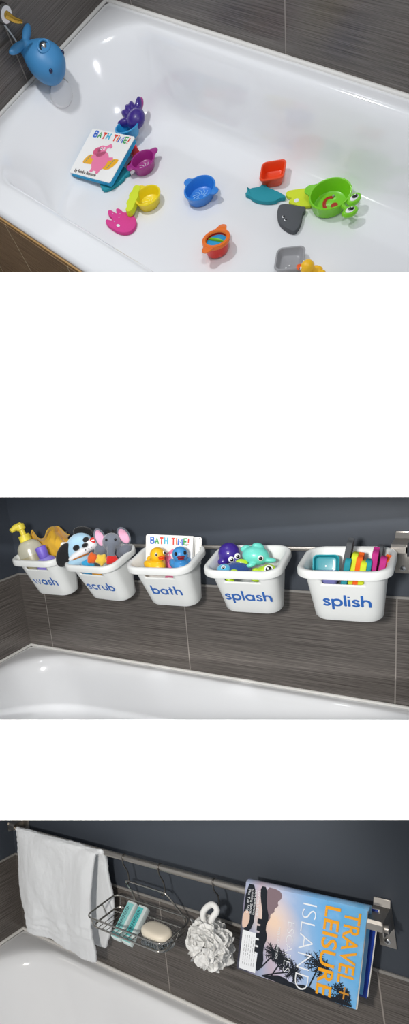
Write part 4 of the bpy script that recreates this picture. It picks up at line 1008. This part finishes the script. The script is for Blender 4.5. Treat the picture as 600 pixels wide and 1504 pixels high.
dec(g, mat('print_grey', '9a9aa0', .5, bump=.01), 'label_print', .0007)
# palms
def palm(base, top, r, seed):
    g = G(); rnd = random.Random(seed)
    A, B = Vector(cx_(base)), Vector(cx_(top)); g.strokes([[(A.x, A.y), tuple((A + B) / 2 + Vector((.001, .002))), (B.x, B.y)]], .0016, .05, 6)
    for i in range(15):
        a = 2 * PI * i / 15 + rnd.uniform(-.2, .2); L_ = r * rnd.uniform(.75, 1.1); pts = []
        for q in range(6): s_ = q / 5; pts.append((B.x + math.cos(a) * L_ * s_ - .25 * L_ * s_ * s_, B.y + math.sin(a) * L_ * s_))
        g.strokes([pts], .0012, .05, 4)
        for q in range(1, 6):
            x0, y0 = pts[q]
            for sd in (-1, 1): aa = a + sd * .9; g.strokes([[(x0, y0), (x0 + math.cos(aa) * L_ * .28, y0 + math.sin(aa) * L_ * .28)]], .0007, .05, 4)
    return g
dec(palm((.24, .02), (.50, .17), .024, 1), MK, 'printed_palm', .0008); dec(palm((.30, .0), (.40, .26), .022, 2), MK, 'printed_palm', .0008)
dec(palm((.62, .0), (.70, .33), .026, 3), MK, 'printed_palm', .0008); dec(palm((.80, .0), (.90, .10), .022, 4), MK, 'printed_palm', .0008); dec(palm((.22, .1), (.33, .30), .02, 5), MK, 'printed_palm', .0008)
poly([(.22, 0), (.97, 0), (.97, .03), (.85, .06), (.75, .03), (.62, .08), (.5, .04), (.4, .09), (.3, .05)], MK, 'printed_undergrowth', .0006, 1)
# lettering runs down the sheet: letter tops point right
def coverline(txt, a, b, size, m, bold, sq, nm, z=.0012):
    me = text_mesh(txt, size, m, bold, .00008, sq)
    x, y = cx_((a, b)); part(nm, me, m, t, LM((x, y, z), (0, 0, -PI / 2)))
coverline('TRAVEL+', .835, .965, .0500, M_yl, .0012, .0, 'masthead') if False else None
def fit_line(txt, a, b0, b1, size, m, bold, nm, z=.0012):
    me = text_mesh(txt, size, m, bold, .00008, 1); xs = [v.co.x for v in me.vertices]; x0, x1 = min(xs), max(xs)
    L_ = (b0 - b1) * hm; me.transform(Matrix.Diagonal((L_ / (x1 - x0), 1, 1, 1))); me.transform(Matrix(((1, 0, 0, 0), (-shx, 1, 0, 0), (0, 0, 1, 0), (0, 0, 0, 1)))); x, y = cx_((a, b0)); part(nm, me, m, t, LM((x, y, z), (0, 0, -PI / 2 )))
fit_line('TRAVEL', .845, .945, .215, .047, M_yl, .0006, 'masthead')
fit_line('+', .850, .20, .075, .044, mat('print_amber_brown', 'c98a2a', .4, bump=.01), -.0002, 'masthead_plus')
fit_line('LEISURE', .695, .965, .045, .047, M_yl, .0006, 'masthead')
fit_line('ISLAND', .515, .95, .04, .048, M_wp, -.0010, 'cover_line')
fit_line('ESCAPES', .410, .70, .16, .024, M_wp, -.0006, 'cover_line')
fit_line('WHERE TO GO RIGHT NOW', .335, .60, .25, .008, M_wp, 0, 'cover_line_small')
for i, tx_ in enumerate(("London's Best", 'New Restaurants', 'Cruising Special', 'The Top Ships')): fit_line(tx_, .125 - i * .03, .94, .66, .0085, M_wp, 0, 'cover_line_small')
